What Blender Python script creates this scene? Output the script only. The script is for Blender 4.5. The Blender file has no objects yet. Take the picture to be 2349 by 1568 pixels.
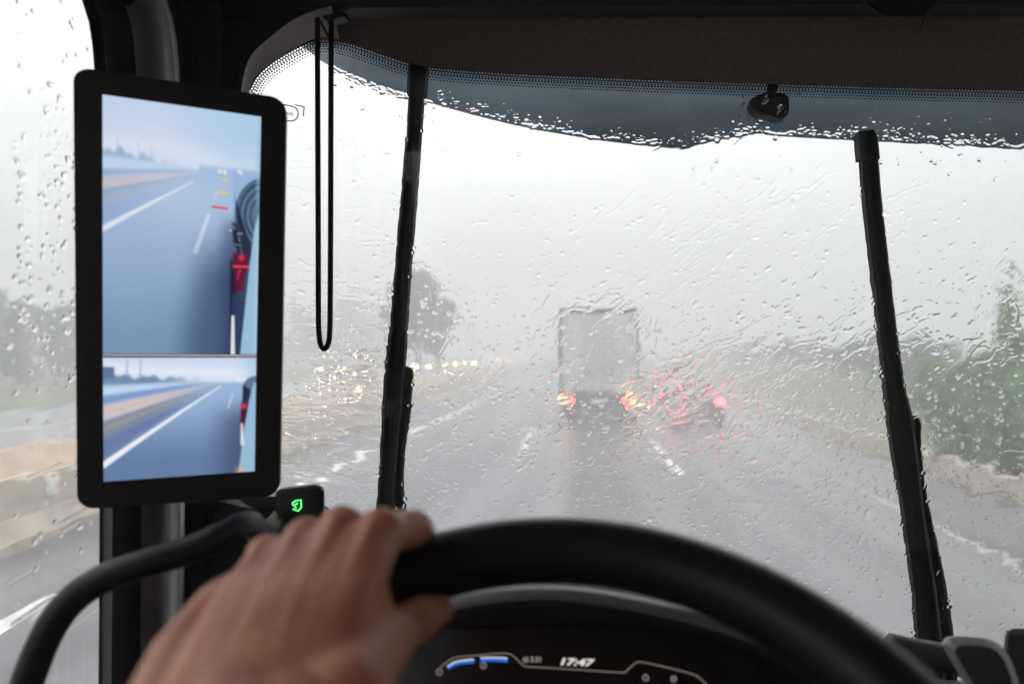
import bpy, bmesh, math, random
import numpy as np
from mathutils import Vector, Matrix, Euler

random.seed(7)
RNG = np.random.default_rng(11)
R = math.radians
scene = bpy.context.scene
col = scene.collection

# ------------------------------------------------------------------ camera
EYE = Vector((0, 0, 2.5))
YAW, PITCH, FPX = R(6.18), R(0.8), 1566.0
cam = bpy.data.cameras.new("camera")
cam.lens, cam.sensor_width = 24.0, 36.0
cam.clip_start, cam.clip_end = 0.02, 2000
cam.dof.use_dof = True
cam.dof.focus_distance = 1.02
cam.dof.aperture_fstop = 2.8
camo = bpy.data.objects.new("camera", cam)
camo.location = EYE
camo.rotation_euler = (R(90) + PITCH, 0, YAW)
col.objects.link(camo)
scene.camera = camo
RM = Euler((R(90) + PITCH, 0, YAW)).to_matrix()

# ------------------------------------------------------------------ sky, sun, exposure
SUN_EL, SUN_ROT = R(52), R(200)
SKY_LO, SKY_HI = .34, 2.05
world = bpy.data.worlds.new("World")
scene.world = world
world.use_nodes = True
wn, wl = world.node_tree.nodes, world.node_tree.links
bg = wn["Background"]
sky = wn.new("ShaderNodeTexSky")
sky.sky_type = 'NISHITA'
sky.sun_disc = False
sky.sun_elevation = SUN_EL
sky.sun_rotation = SUN_ROT
sky.air_density, sky.dust_density, sky.ozone_density = 1.0, 4.0, 1.0
bw = wn.new("ShaderNodeRGBToBW")
wl.new(sky.outputs[0], bw.inputs[0])
# overcast: the cloud deck evens the clear sky out to a near grey
cl = wn.new("ShaderNodeMix"); cl.data_type = 'FLOAT'
cl.inputs[0].default_value = 0.85
wl.new(bw.outputs[0], cl.inputs[2])
cl.inputs[3].default_value = 7.0
tc0 = wn.new("ShaderNodeTexCoord"); sp0 = wn.new("ShaderNodeSeparateXYZ")
wl.new(tc0.outputs["Generated"], sp0.inputs[0])
gr = wn.new("ShaderNodeMapRange")        # an overcast sky is about three times brighter overhead than at the horizon
gr.inputs[1].default_value, gr.inputs[2].default_value = 0.02, .85
gr.inputs[3].default_value, gr.inputs[4].default_value = SKY_LO, SKY_HI
wl.new(sp0.outputs[2], gr.inputs[0])
ml = wn.new("ShaderNodeMath"); ml.operation = 'MULTIPLY'
cn = wn.new("ShaderNodeTexNoise"); cn.inputs["Scale"].default_value = 2.2; cn.inputs["Detail"].default_value = 4
cmap = wn.new("ShaderNodeMapping"); cmap.inputs["Scale"].default_value = (1, 1, 2.5)
wl.new(tc0.outputs["Generated"], cmap.inputs[0]); wl.new(cmap.outputs[0], cn.inputs["Vector"])
cr = wn.new("ShaderNodeMapRange"); cr.inputs[1].default_value, cr.inputs[2].default_value = .3, .7
cr.inputs[3].default_value, cr.inputs[4].default_value = .88, 1.12
wl.new(cn.outputs[0], cr.inputs[0])
ml2 = wn.new("ShaderNodeMath"); ml2.operation = 'MULTIPLY'
wl.new(cl.outputs[0], ml.inputs[0]); wl.new(gr.outputs[0], ml.inputs[1])
tint = wn.new("ShaderNodeMix"); tint.data_type = 'RGBA'; tint.blend_type = 'MULTIPLY'
tint.inputs[0].default_value = 1.0
wl.new(ml.outputs[0], ml2.inputs[0]); wl.new(cr.outputs[0], ml2.inputs[1]); wl.new(ml2.outputs[0], tint.inputs[6])
tint.inputs[7].default_value = (0.985, 0.985, 1.0, 1)
wl.new(tint.outputs[2], bg.inputs[0])
bg.inputs[1].default_value = 0.14

sun = bpy.data.lights.new("sun", 'SUN')
sun.energy, sun.angle, sun.color = 0.5, R(30), (1, 0.98, 0.95)
suno = bpy.data.objects.new("sun", sun)
suno.rotation_euler = (R(90) - SUN_EL, 0, R(180) - SUN_ROT + R(180))
col.objects.link(suno)

scene.view_settings.view_transform = 'Standard'
scene.view_settings.look = 'None'
EXPO = 0.98
scene.view_settings.exposure = EXPO
scene.view_settings.gamma = 1
EM = 2 ** -EXPO          # an emitter of strength c*EM shows as c

cy = scene.cycles
cy.max_bounces = 14
cy.transmission_bounces = 10
cy.diffuse_bounces = 4
cy.glossy_bounces = 4
cy.volume_bounces = 3
cy.transparent_max_bounces = 16
cy.caustics_refractive = True
cy.caustics_reflective = False
cy.sample_clamp_indirect = 80
cy.blur_glossy = 0.5
cy.use_denoising = True
try:
    cy.denoiser = 'OPENIMAGEDENOISE'
except Exception:
    pass

# ------------------------------------------------------------------ helpers
def lin(r, g, b):
    f = lambda c: (c / 255 / 12.92) if c <= 10 else ((c / 255 + .055) / 1.055) ** 2.4
    return (f(r), f(g), f(b), 1)

def ray(px, py):
    d = Vector(((px - 1174.5) / FPX, -(py - 784) / FPX, -1))
    return RM @ d

def at(px, py, Y):
    """the point of the cab or the road at forward distance Y seen in that direction"""
    d = ray(px, py)
    return EYE + d * (Y / d.y)

def on_plane(px, py, p0, n):
    d = ray(px, py)
    return EYE + d * ((p0 - EYE).dot(n) / d.dot(n))

def wsy(x, z):
    """outer face of the windscreen"""
    y = 1.0 + 0.10 * (2.5 - z)
    if x < -0.25: y -= 0.9 * (x + 0.25) ** 2
    if x > 1.1: y -= 0.5 * (x - 1.1) ** 2
    return y

def ws(px, py, off=0.0):
    Y = 0.98
    for _ in range(8):
        p = at(px, py, Y)
        Y = wsy(p.x, p.z) + off
    return at(px, py, Y)

def link(name, me, mat=None, parent=None, smooth=False):
    o = bpy.data.objects.new(name, me)
    col.objects.link(o)
    if mat is not None: me.materials.append(mat)
    if parent is not None: o.parent = parent
    if smooth:
        me.polygons.foreach_set("use_smooth", [True] * len(me.polygons))
    return o

def from_bm(name, bm, mat=None, parent=None, smooth=False):
    bmesh.ops.recalc_face_normals(bm, faces=bm.faces[:])
    me = bpy.data.meshes.new(name)
    bm.to_mesh(me); bm.free()
    o = link(name, me, mat, parent, smooth)
    if smooth == 'angle':
        me.set_sharp_from_angle(angle=R(35))
    return o

def thing(name, label, cat, loc=(0, 0, 0), group=None, kind=None):
    o = bpy.data.objects.new(name, None)
    o.empty_display_size = .1
    col.objects.link(o)
    o.location = loc
    tag(o, label, cat, group, kind)
    return o

def tag(o, label=None, cat=None, group=None, kind=None):
    if label: o["label"] = label
    if cat: o["category"] = cat
    if group: o["group"] = group
    if kind: o["kind"] = kind
    return o

def reroot(root, loc):
    """move an empty to the base of its already built parts without moving them"""
    loc = Vector(loc)
    root.location = loc
    for ch in [o for o in bpy.data.objects if o.parent is root]:
        ch.location = ch.location - loc

def box(bm, lo, hi, bev=0.0):
    lo, hi = Vector(lo), Vector(hi)
    r = bmesh.ops.create_cube(bm, size=1)
    vs = r["verts"]
    for v in vs:
        v.co = Vector((lo[i] + (v.co[i] + .5) * (hi[i] - lo[i]) for i in range(3)))
    if bev > 0:
        es = list({e for v in vs for e in v.link_edges})
        bmesh.ops.bevel(bm, geom=es, offset=bev, segments=2, affect='EDGES', profile=.6)

def tube(bm, pts, radii, seg=12, cap=True, flat=1.0):
    pts = [Vector(p) for p in pts]
    if not hasattr(radii, '__len__'): radii = [radii] * len(pts)
    rings = []
    up = None
    for i, p in enumerate(pts):
        t = (pts[min(i + 1, len(pts) - 1)] - pts[max(i - 1, 0)]).normalized()
        if up is None:
            up = Vector((0, 0, 1)) if abs(t.z) < .9 else Vector((0, 1, 0))
        a = t.cross(up).normalized()
        b = a.cross(t).normalized()
        up = b
        rings.append([bm.verts.new(p + (a * math.cos(2 * math.pi * k / seg) + b * flat * math.sin(2 * math.pi * k / seg)) * radii[i]) for k in range(seg)])
    for r0, r1 in zip(rings, rings[1:]):
        for k in range(seg):
            bm.faces.new((r0[k], r0[(k + 1) % seg], r1[(k + 1) % seg], r1[k]))
    if cap:
        bm.faces.new(rings[0][::-1]); bm.faces.new(rings[-1])

def spline(pts, n=8):
    """Catmull-Rom through the points (vectors of any size)"""
    P = [np.array(p, float) for p in pts]
    P = [2 * P[0] - P[1]] + P + [2 * P[-1] - P[-2]]
    out = []
    for i in range(1, len(P) - 2):
        for k in range(n):
            t = k / n
            a, b, c, d = P[i - 1], P[i], P[i + 1], P[i + 2]
            out.append(.5 * (2 * b + (c - a) * t + (2 * a - 5 * b + 4 * c - d) * t * t + (3 * b - a - 3 * c + d) * t ** 3))
    out.append(P[-2])
    return out

def poly_slab(bm, pts, ext):
    """an outline of 3-D points given a thickness ext (vector)"""
    ext = Vector(ext)
    a = [bm.verts.new(p) for p in pts]
    b = [bm.verts.new(Vector(p) + ext) for p in pts]
    n = len(pts)
    f1 = bm.faces.new(a); f2 = bm.faces.new(b[::-1])
    for i in range(n):
        bm.faces.new((a[i], b[i], b[(i + 1) % n], a[(i + 1) % n]))
    bmesh.ops.triangulate(bm, faces=[f1, f2])

def sheet(bm, rows):
    """quads between rows of 3-D points"""
    V = [[bm.verts.new(p) for p in r] for r in rows]
    for a, b in zip(V, V[1:]):
        for i in range(len(a) - 1):
            bm.faces.new((a[i], a[i + 1], b[i + 1], b[i]))

def thick_sheet(bm, rows, ext):
    ext = Vector(ext)
    sheet(bm, rows)
    back = [[Vector(p) + ext for p in r] for r in rows]
    sheet(bm, back)
    ring = lambda rr: rr[0] + [r[-1] for r in rr[1:]] + rr[-1][-2::-1] + [r[0] for r in rr[-2:0:-1]]
    a, b = ring(rows), ring(back)
    n = len(a)
    for i in range(n):
        bm.faces.new([bm.verts.new(p) for p in (a[i], a[(i + 1) % n], b[(i + 1) % n], b[i])])
    bmesh.ops.remove_doubles(bm, verts=bm.verts[:], dist=1e-5)

# ------------------------------------------------------------------ materials
def mat(name, base=(.5, .5, .5, 1), rough=.5, metal=0.0, spec=.5, noise=None, bump=None, emit=None, strength=1.0, sss=0.0):
    m = bpy.data.materials.new(name)
    m.use_nodes = True
    nt = m.node_tree
    p = nt.nodes["Principled BSDF"]
    p.inputs["Base Color"].default_value = base if len(base) == 4 else (*base, 1)
    p.inputs["Roughness"].default_value = rough
    p.inputs["Metallic"].default_value = metal
    p.inputs["Specular IOR Level"].default_value = spec
    if sss:
        p.inputs["Subsurface Weight"].default_value = sss
        p.inputs["Subsurface Radius"].default_value = (.012, .005, .003)
        p.inputs["Subsurface Scale"].default_value = 1.0
    if emit:
        p.inputs["Emission Color"].default_value = emit
        p.inputs["Emission Strength"].default_value = strength
    tc = None
    if noise or bump:
        tc = nt.nodes.new("ShaderNodeTexCoord")
    if noise:          # (scale, other colour, lo, hi)
        sc, c2, lo, hi = noise
        n = nt.nodes.new("ShaderNodeTexNoise")
        n.inputs["Scale"].default_value = sc
        n.inputs["Detail"].default_value = 6
        nt.links.new(tc.outputs["Object"], n.inputs["Vector"])
        mr = nt.nodes.new("ShaderNodeMapRange")
        mr.inputs[1].default_value, mr.inputs[2].default_value = lo, hi
        nt.links.new(n.outputs[0], mr.inputs[0])
        mx = nt.nodes.new("ShaderNodeMix"); mx.data_type = 'RGBA'
        nt.links.new(mr.outputs[0], mx.inputs[0])
        mx.inputs[6].default_value = base if len(base) == 4 else (*base, 1)
        mx.inputs[7].default_value = c2 if len(c2) == 4 else (*c2, 1)
        nt.links.new(mx.outputs[2], p.inputs["Base Color"])
    if bump:           # (scale, strength, distance)
        n = nt.nodes.new("ShaderNodeTexNoise")
        n.inputs["Scale"].default_value = bump[0]
        n.inputs["Detail"].default_value = 4
        nt.links.new(tc.outputs["Object"], n.inputs["Vector"])
        b = nt.nodes.new("ShaderNodeBump")
        b.inputs["Strength"].default_value = bump[1]
        b.inputs["Distance"].default_value = bump[2]
        nt.links.new(n.outputs[0], b.inputs["Height"])
        nt.links.new(b.outputs[0], p.inputs["Normal"])
    return m

def emitter(name, c, s):
    m = bpy.data.materials.new(name); m.use_nodes = True
    nt = m.node_tree; nt.nodes.clear()
    o = nt.nodes.new("ShaderNodeOutputMaterial"); e = nt.nodes.new("ShaderNodeEmission")
    e.inputs[0].default_value = c if len(c) == 4 else (*c, 1)
    e.inputs[1].default_value = s
    nt.links.new(e.outputs[0], o.inputs[0])
    return m

M = {}
M['dark'] = mat("dark_plastic", (.030, .025, .023), .55, bump=(900, .25, .0004))
M['black'] = mat("black_plastic", (.010, .008, .0075), .45, spec=.35)
M['rubber'] = mat("wet_rubber", (.007, .008, .008), .6, spec=.22, noise=(60, (.014, .015, .015), .4, .7))
M['blind'] = mat("blind_fabric", (.19, .155, .142), .85, noise=(260, (.155, .125, .115), .35, .65), bump=(700, .2, .0004), spec=.2)
M['trim'] = mat("trim_fabric", (.50, .455, .44), .75, noise=(320, (.42, .38, .37), .35, .65), bump=(700, .2, .0004), spec=.3)
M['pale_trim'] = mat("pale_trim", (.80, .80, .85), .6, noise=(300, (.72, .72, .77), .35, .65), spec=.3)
M['leather'] = mat("wheel_leather", (.011, .0085, .008), .42, bump=(520, .35, .0006), spec=.28)
M['cluster'] = mat("cluster_glass", (.012, .006, .006), .25, spec=.4)
M['dash'] = mat("dash_plastic", (.06, .055, .058), .5, bump=(800, .3, .0004))
M['lit_rim'] = mat("lit_rim_plastic", (.42, .43, .44), .4)  # grey stands in for windscreen light along the lever's edge
M['grey_dash'] = mat("grey_dash_plastic", (.15, .15, .155), .42, bump=(800, .2, .0003))
M['skin'] = mat("skin", (.66, .30, .195), .48, noise=(34, (.52, .20, .125), .35, .65), bump=(160, .5, .0012), sss=.25, spec=.35)
M['shirt'] = mat("shirt_cloth", (.05, .05, .06), .9)
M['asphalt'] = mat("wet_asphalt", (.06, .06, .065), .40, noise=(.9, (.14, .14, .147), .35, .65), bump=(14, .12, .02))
M['opp_asphalt'] = mat("wet_sheen_asphalt", (.26, .265, .28), .18, noise=(.5, (.32, .32, .33), .3, .7))  # paleness put in the colour for sky reflected off the wet road
M['paint'] = mat("road_paint", (.58, .58, .57), .5, noise=(5, (.40, .40, .39), .42, .7))
M['concrete'] = mat("wet_concrete", (.44, .385, .31), .6, noise=(2.2, (.29, .25, .20), .35, .7), bump=(30, .3, .01))
M['soil'] = mat("wet_soil", (.36, .275, .205), .9, noise=(1.6, (.22, .165, .115), .35, .7), bump=(3, .6, .08))
M['grass'] = mat("verge_grass", (.055, .075, .03), .9, noise=(2.5, (.10, .10, .05), .4, .7), bump=(8, .6, .08))
M['bark'] = mat("bark", (.07, .055, .04), .9)
def leaf_mat(name, a, b):
    m = mat(name, a, .6, noise=(1.3, b, .35, .65), spec=.25)
    return m
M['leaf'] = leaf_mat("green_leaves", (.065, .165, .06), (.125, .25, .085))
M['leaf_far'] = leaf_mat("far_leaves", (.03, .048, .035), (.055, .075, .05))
M['white_body'] = mat("trailer_white", (.52, .505, .48), .45, noise=(1.2, (.43, .415, .395), .4, .7))
M['grey_body'] = mat("trailer_grey", (.07, .068, .066), .5)
M['steel'] = mat("galvanised_steel", (.35, .35, .36), .45, .8)
M['tyre'] = mat("tyre_rubber", (.012, .012, .012), .8)
M['carglass'] = mat("car_glass", (.015, .02, .022), .05)
M['plate'] = mat("plate_white", (.7, .7, .66), .4)
M['red_reflect'] = mat("red_lens", (.35, .02, .02), .2)
M['headlamp'] = emitter("headlamp_lit", (1, .60, .33), 18)
M['tail'] = emitter("tail_lamp_lit", (1, .05, .045), 8)
M['tail_car'] = emitter("car_tail_lamp_lit", (1, .03, .035), 16)
M['amber'] = emitter("amber_lamp_lit", (1, .42, .10), 9)
M['white_glow'] = emitter("display_white", (1, .97, .93), .75 * EM)
M['grey_glow'] = emitter("display_grey", (.9, .72, .68), .22 * EM)
M['dim_glow'] = emitter("display_dim", (1, .85, .85), .35 * EM)
M['blue_glow'] = emitter("display_blue", (.015, .20, .85), .85 * EM)
M['green_glow'] = emitter("display_green", (.12, 1, .22), 2.2 * EM)

def glass_mat():
    m = bpy.data.materials.new("window_glass"); m.use_nodes = True
    nt = m.node_tree; nt.nodes.clear()
    o = nt.nodes.new("ShaderNodeOutputMaterial")
    t = nt.nodes.new("ShaderNodeBsdfTransparent"); t.inputs[0].default_value = (.975, .985, .98, 1)
    g = nt.nodes.new("ShaderNodeBsdfGlossy"); g.inputs["Roughness"].default_value = 0.0
    lw = nt.nodes.new("ShaderNodeLayerWeight"); lw.inputs[0].default_value = .5
    pw_ = nt.nodes.new("ShaderNodeMath"); pw_.operation = 'POWER'; pw_.inputs[1].default_value = 5.0
    nt.links.new(lw.outputs["Facing"], pw_.inputs[0])
    f = nt.nodes.new("ShaderNodeMath"); f.operation = 'MULTIPLY_ADD'; f.inputs[1].default_value = .6; f.inputs[2].default_value = .02
    nt.links.new(pw_.outputs[0], f.inputs[0])
    mx = nt.nodes.new("ShaderNodeMixShader")
    nt.links.new(f.outputs[0], mx.inputs[0]); nt.links.new(t.outputs[0], mx.inputs[1]); nt.links.new(g.outputs[0], mx.inputs[2])
    nt.links.new(mx.outputs[0], o.inputs[0])
    return m
M['glass'] = glass_mat()

def water_mat():
    m = bpy.data.materials.new("rain_water"); m.use_nodes = True
    nt = m.node_tree; nt.nodes.clear()
    o = nt.nodes.new("ShaderNodeOutputMaterial")
    g = nt.nodes.new("ShaderNodeBsdfGlass"); g.inputs["Roughness"].default_value = 0.0; g.inputs["IOR"].default_value = 1.33
    nt.links.new(g.outputs[0], o.inputs[0])
    return m
M['water'] = water_mat()

def visor_mat():
    m = bpy.data.materials.new("tinted_acrylic"); m.use_nodes = True
    nt = m.node_tree
    p = nt.nodes["Principled BSDF"]
    p.inputs["Base Color"].default_value = (.05, .06, .065, 1)
    p.inputs["Roughness"].default_value = .25
    tr = nt.nodes.new("ShaderNodeBsdfTranslucent"); tr.inputs[0].default_value = (.295, .345, .375, 1)
    n = nt.nodes.new("ShaderNodeTexNoise"); n.inputs["Scale"].default_value = 7; n.inputs["Detail"].default_value = 5
    tc = nt.nodes.new("ShaderNodeTexCoord")
    mp = nt.nodes.new("ShaderNodeMapping"); mp.inputs["Scale"].default_value = (.35, 1, 1.6)
    nt.links.new(tc.outputs["Object"], mp.inputs[0]); nt.links.new(mp.outputs[0], n.inputs["Vector"])
    mr = nt.nodes.new("ShaderNodeMapRange"); mr.inputs[1].default_value = .3; mr.inputs[2].default_value = .7
    mr.inputs[3].default_value = .5; mr.inputs[4].default_value = .8
    nt.links.new(n.outputs[0], mr.inputs[0])
    mx = nt.nodes.new("ShaderNodeMixShader")
    nt.links.new(mr.outputs[0], mx.inputs[0])
    nt.links.new(p.outputs[0], mx.inputs[1]); nt.links.new(tr.outputs[0], mx.inputs[2])
    nt.links.new(mx.outputs[0], nt.nodes["Material Output"].inputs[0])
    return m
M['visor'] = visor_mat()

# ------------------------------------------------------------------ ground, roads
prof = [(-118, 2.5), (-60, 1.6), (-32, .9), (-23, .34), (-21.6, .22), (-11.6, .22), (-10.2, .55), (-9.4, 1.0), (-8.2, .95), (-7.55, .62),
        (-7.45, -.04), (7.3, -.04), (7.35, .2), (8.2, .36), (10, .75), (14, 1.3), (30, 2.0), (118, 3.0)]
ys = [-18, -8, 0, 4, 8, 12, 16, 22, 28, 36, 46, 58, 75, 95, 120, 150, 190, 256]
bm = bmesh.new()
rng = random.Random(3)
rows = []
for y in ys:
    r = []
    for x, z in prof:
        j = 0 if abs(x) < 7.4 or -21.7 < x < -11 else rng.uniform(-.07, .07)
        r.append((x, y, z + j))
    rows.append(r)
sheet(bm, rows)
go = from_bm("ground", bm, None, None, True)
go.data.materials.append(M['grass']); go.data.materials.append(M['soil'])
go.data.materials.append(mat("weedy_verge", (.13, .115, .08), .9, noise=(1.4, (.075, .085, .045), .4, .65), bump=(5, .6, .08)))
for p in go.data.polygons:
    cx = p.center.x
    if -10.8 < cx < -7.4 : p.material_index = 1
    elif 7.2 < cx < 9.2: p.material_index = 2
tag(go, kind="structure")

def strip_obj(name, x0, x1, z, m, y0=-17, y1=250, kind="structure"):
    bm = bmesh.new()
    n = 40
    sheet(bm, [[(x0, y0 + (y1 - y0) * i / n, z), (x1, y0 + (y1 - y0) * i / n, z)] for i in range(n + 1)])
    o = from_bm(name, bm, m)
    tag(o, kind=kind)
    return o
strip_obj("road", -7.2, 6.9, 0.0, M['asphalt'])
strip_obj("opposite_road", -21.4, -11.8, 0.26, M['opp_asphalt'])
_nt = M['asphalt'].node_tree      # wheel tracks and run-off: tones drawn out along the road
_tx = [n for n in _nt.nodes if n.type == 'TEX_NOISE'][0]
_mp = _nt.nodes.new("ShaderNodeMapping"); _mp.inputs["Scale"].default_value = (1.4, .035, 1)
_nt.links.new([n for n in _nt.nodes if n.type == 'TEX_COORD'][0].outputs["Object"], _mp.inputs[0]); _nt.links.new(_mp.outputs[0], _tx.inputs["Vector"])
# painted lines: one object, sheets 4 mm over the road
bm = bmesh.new()
def mark(x0, x1, y0, y1, z=.004):
    n = max(1, int((y1 - y0) / 6))
    sheet(bm, [[(x0, y0 + (y1 - y0) * i / n, z), (x1, y0 + (y1 - y0) * i / n, z)] for i in range(n + 1)])
mark(-5.45, -5.22, -16, 240)
y = -11.0
while y < 220:
    mark(-1.63, -1.48, y + .8, y + 6.8)
    mark(1.80, 1.98, y - .8, y + 4.6)
    y += 13
mark(-12.3, -12.1, -16, 240, .265)
mark(-16.4, -16.25, -16, 240, .265)
tag(from_bm("road_markings", bm, M['paint']), kind="structure")
bm = bmesh.new(); mark(4.92, 5.06, -16, 240)
tag(from_bm("road_markings", bm, mat("spray_dimmed_paint", (.26, .26, .255), .5, noise=(5, (.19, .19, .19), .42, .7))), kind="structure")  # right line darkened to imitate blurring by spray and wet glass

def extrude_profile(name, pr, y0, y1, n, m, parent=None, seam=None):
    bm = bmesh.new()
    yy = [y0 + (y1 - y0) * i / n for i in range(n + 1)]
    sheet(bm, [[(x, y, z) for x, z in pr] for y in yy])
    bm.verts.ensure_lookup_table()
    return from_bm(name, bm, m, parent)

# left barrier of the median
barrier = thing("concrete_barrier", "long pale concrete median barrier with white reflectors, left of the road, seen through side window", "barrier", (-7.3, 0, 0))
bo = extrude_profile("barrier_wall", [(-7.12, 0), (-7.12, .10), (-7.24, .34), (-7.31, .86), (-7.45, .86), (-7.52, .34), (-7.6, .10), (-7.6, -.2)], -16, 240, 64, M['concrete'], barrier)
bo.location = (7.3, 0, 0)
for y in (-8.5, 8.62, 33, 58, 83, 108):
    bm = bmesh.new()
    box(bm, (-.09, -.09, -.11), (.0, .09, .11), .008)
    o = from_bm("reflector", bm, M['plate'], barrier)
    o.location = (.06, y, .70)
# right low wall
rw = extrude_profile("roadside_wall", [(6.98, 0), (7.0, .40), (7.06, .45), (7.28, .45), (7.3, .1)], -16, 240, 64, M['concrete'])
tag(rw, "low weathered concrete wall along the right verge below the green trees", "wall")

# ------------------------------------------------------------------ trees
def leaf_cloud(n, clumps, size, seed, droop=.3):
    """many leaf faces gathered in uneven clumps: clumps = (centre, radii, share)"""
    r = np.random.default_rng(seed)
    w = np.array([c[2] for c in clumps]); w = w / w.sum()
    idx = r.choice(len(clumps), n, p=w)
    cen = np.array([c[0] for c in clumps])[idx]
    rad = np.array([c[1] for c in clumps])[idx]
    d = r.normal(size=(n, 3)); d /= np.linalg.norm(d, axis=1)[:, None]
    rr = r.random(n) ** .42
    P = cen + d * rad * rr[:, None] + r.normal(size=(n, 3)) * size * .5
    nrm = d * .6 + r.normal(size=(n, 3)); nrm /= np.linalg.norm(nrm, axis=1)[:, None]
    t = np.cross(nrm, r.normal(size=(n, 3))); t /= np.linalg.norm(t, axis=1)[:, None]
    b = np.cross(nrm, t)
    s = size * r.uniform(.55, 1.25, n)[:, None]
    V = np.stack([P - t * s, P - b * s * .5, P + t * s, P + b * s * .5], 1).reshape(-1, 3)
    me = bpy.data.meshes.new("crown")
    me.vertices.add(4 * n); me.vertices.foreach_set("co", V.ravel())
    me.loops.add(4 * n); me.loops.foreach_set("vertex_index", np.arange(4 * n, dtype=np.int32))
    me.polygons.add(n)
    me.polygons.foreach_set("loop_start", np.arange(0, 4 * n, 4, dtype=np.int32))
    me.update(); me.validate()
    return me

def tree_meshes(kind, h, w, seed, n, size, base=.12):
    r = random.Random(seed)
    cl = []
    limbs = []
    if kind == 'cone':
        for k in range(15):
            f = k / 14
            z = h * (base + (1 - base) * f * .97)
            rad = w * .5 * (1 - f) ** .75 * r.uniform(.7, 1.1) + .1
            for q in range(max(1, int(5 * (1 - f)))):
                a = r.uniform(0, 6.28)
                cl.append(((math.cos(a) * rad * .55, math.sin(a) * rad * .55, z + r.uniform(-.1, .1) * h * .4), (rad * .6, rad * .6, h * .06), rad * rad + .05))
                limbs.append((z * .96, cl[-1][0]))
    else:
        for k in range(16 if kind == 'round' else 12):
            f = (k + .5) / (16 if kind == 'round' else 12)
            z = h * (base + (1 - base) * (.1 + .85 * f))
            env = math.sin(math.pi * min(1, max(.06, (f * .9 + .1)))) ** .6
            a = r.uniform(0, 6.28); q = r.uniform(.2, .75)
            rad = w * .5 * env
            c = (math.cos(a) * rad * q, math.sin(a) * rad * q, z)
            s = w * .2 * r.uniform(.7, 1.25)
            cl.append((c, (s, s, s * .75), s * s))
            limbs.append((z * .6, c))
    crown = leaf_cloud(n, cl, size, seed + 1)
    bm = bmesh.new()
    tr = max(.05, h * .018)
    tube(bm, [(0, 0, -.4), (0.02 * h, 0, h * .25), (-.01 * h, .01 * h, h * .55), (0, 0, h * .9)], [tr * 1.3, tr, tr * .7, tr * .2], 8)
    for z0, c in limbs[::2]:
        tube(bm, [(0, 0, z0 * .8), (c[0] * .5, c[1] * .5, (z0 * .8 + c[2]) / 2 + .1), c], [tr * .45, tr * .3, tr * .1], 5)
    bmesh.ops.recalc_face_normals(bm, faces=bm.faces[:])
    tm = bpy.data.meshes.new("trunk"); bm.to_mesh(tm); bm.free()
    return crown, tm

def gz(x):
    for (x0, z0), (x1, z1) in zip(prof, prof[1:]):
        if x0 <= x <= x1:
            return z0 + (z1 - z0) * (x - x0) / (x1 - x0)
    return 0

def plant(name, label, cat, meshes, lm, loc, rz=0, sc=1, group=None):
    t = thing(name, label, cat, (loc[0], loc[1], gz(loc[0]) if len(loc) < 3 else loc[2]), group)
    t.rotation_euler = (0, 0, rz); t.scale = (sc, sc, sc)
    for n, me, m in (("crown", meshes[0], lm), ("trunk", meshes[1], M['bark'])):
        o = bpy.data.objects.new(n, me); col.objects.link(o); o.parent = t
        if not me.materials: me.materials.append(m)
    return t

# right verge, near and green
poplar = tree_meshes('cone', 5.2, 2.5, 21, 7500, .115, .05)
bushy = tree_meshes('round', 3.3, 3.6, 22, 6200, .095, .02)
bushb = tree_meshes('round', 2.5, 3.0, 23, 3900, .095, .02)
def dirp(px, Y): return at(px, 800, Y).x
G1 = "green trees along the right verge"
plant("conifer_tree", "tall pointed green tree rising at right edge beyond the rainy windscreen", "tree", poplar, M['leaf'], (dirp(2318, 15.5), 15.5), .4, .72, G1)
plant("conifer_tree", "pointed green tree partly cut off by the right edge, behind the tallest pointed one", "tree", poplar, M['leaf'], (dirp(2420, 17), 17), 2.1, .76, G1)
plant("leafy_tree", "broad green bush just left of the tall pointed tree at right", "bush", bushy, M['leaf'], (dirp(2262, 15), 15), 1.2, .62, G1)
plant("leafy_tree", "rounded green bush nearest the right wiper, leftmost of the near green bushes", "bush", bushb, M['leaf'], (dirp(2150, 18.5), 18.5), .2, .70, G1)
plant("leafy_tree", "low green bush at lower right edge in front of the pointed tree", "bush", bushb, M['leaf'], (dirp(2335, 13), 13), 2.2, .70, G1)
plant("leafy_tree", "low green bush between the right wiper and the low concrete wall", "bush", bushb, M['leaf'], (dirp(2215, 14.5), 14.5), 3.2, .55, G1)
# right verge, hazy row
farb = tree_meshes('round', 2.6, 4.2, 31, 1500, .2, .02)
G2 = "misty shrubs along the right verge"
spots = [(2095, 30), (2020, 34), (1950, 38), (1880, 44), (1815, 50), (1760, 58), (1710, 66), (1665, 76), (1625, 90), (1590, 108)]
ordn = ["nearest", "second", "third", "fourth", "fifth", "sixth", "seventh", "eighth", "ninth", "farthest"]
for (px, Y), w_ in zip(spots, ordn):
    plant("verge_shrub", f"{w_} shrub of the row fading into fog along the right verge", "shrub", farb, M['leaf_far'], (dirp(px, Y), Y), px * .7, .60 + .22 * ((px * 7) % 10) / 10, G2)
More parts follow.
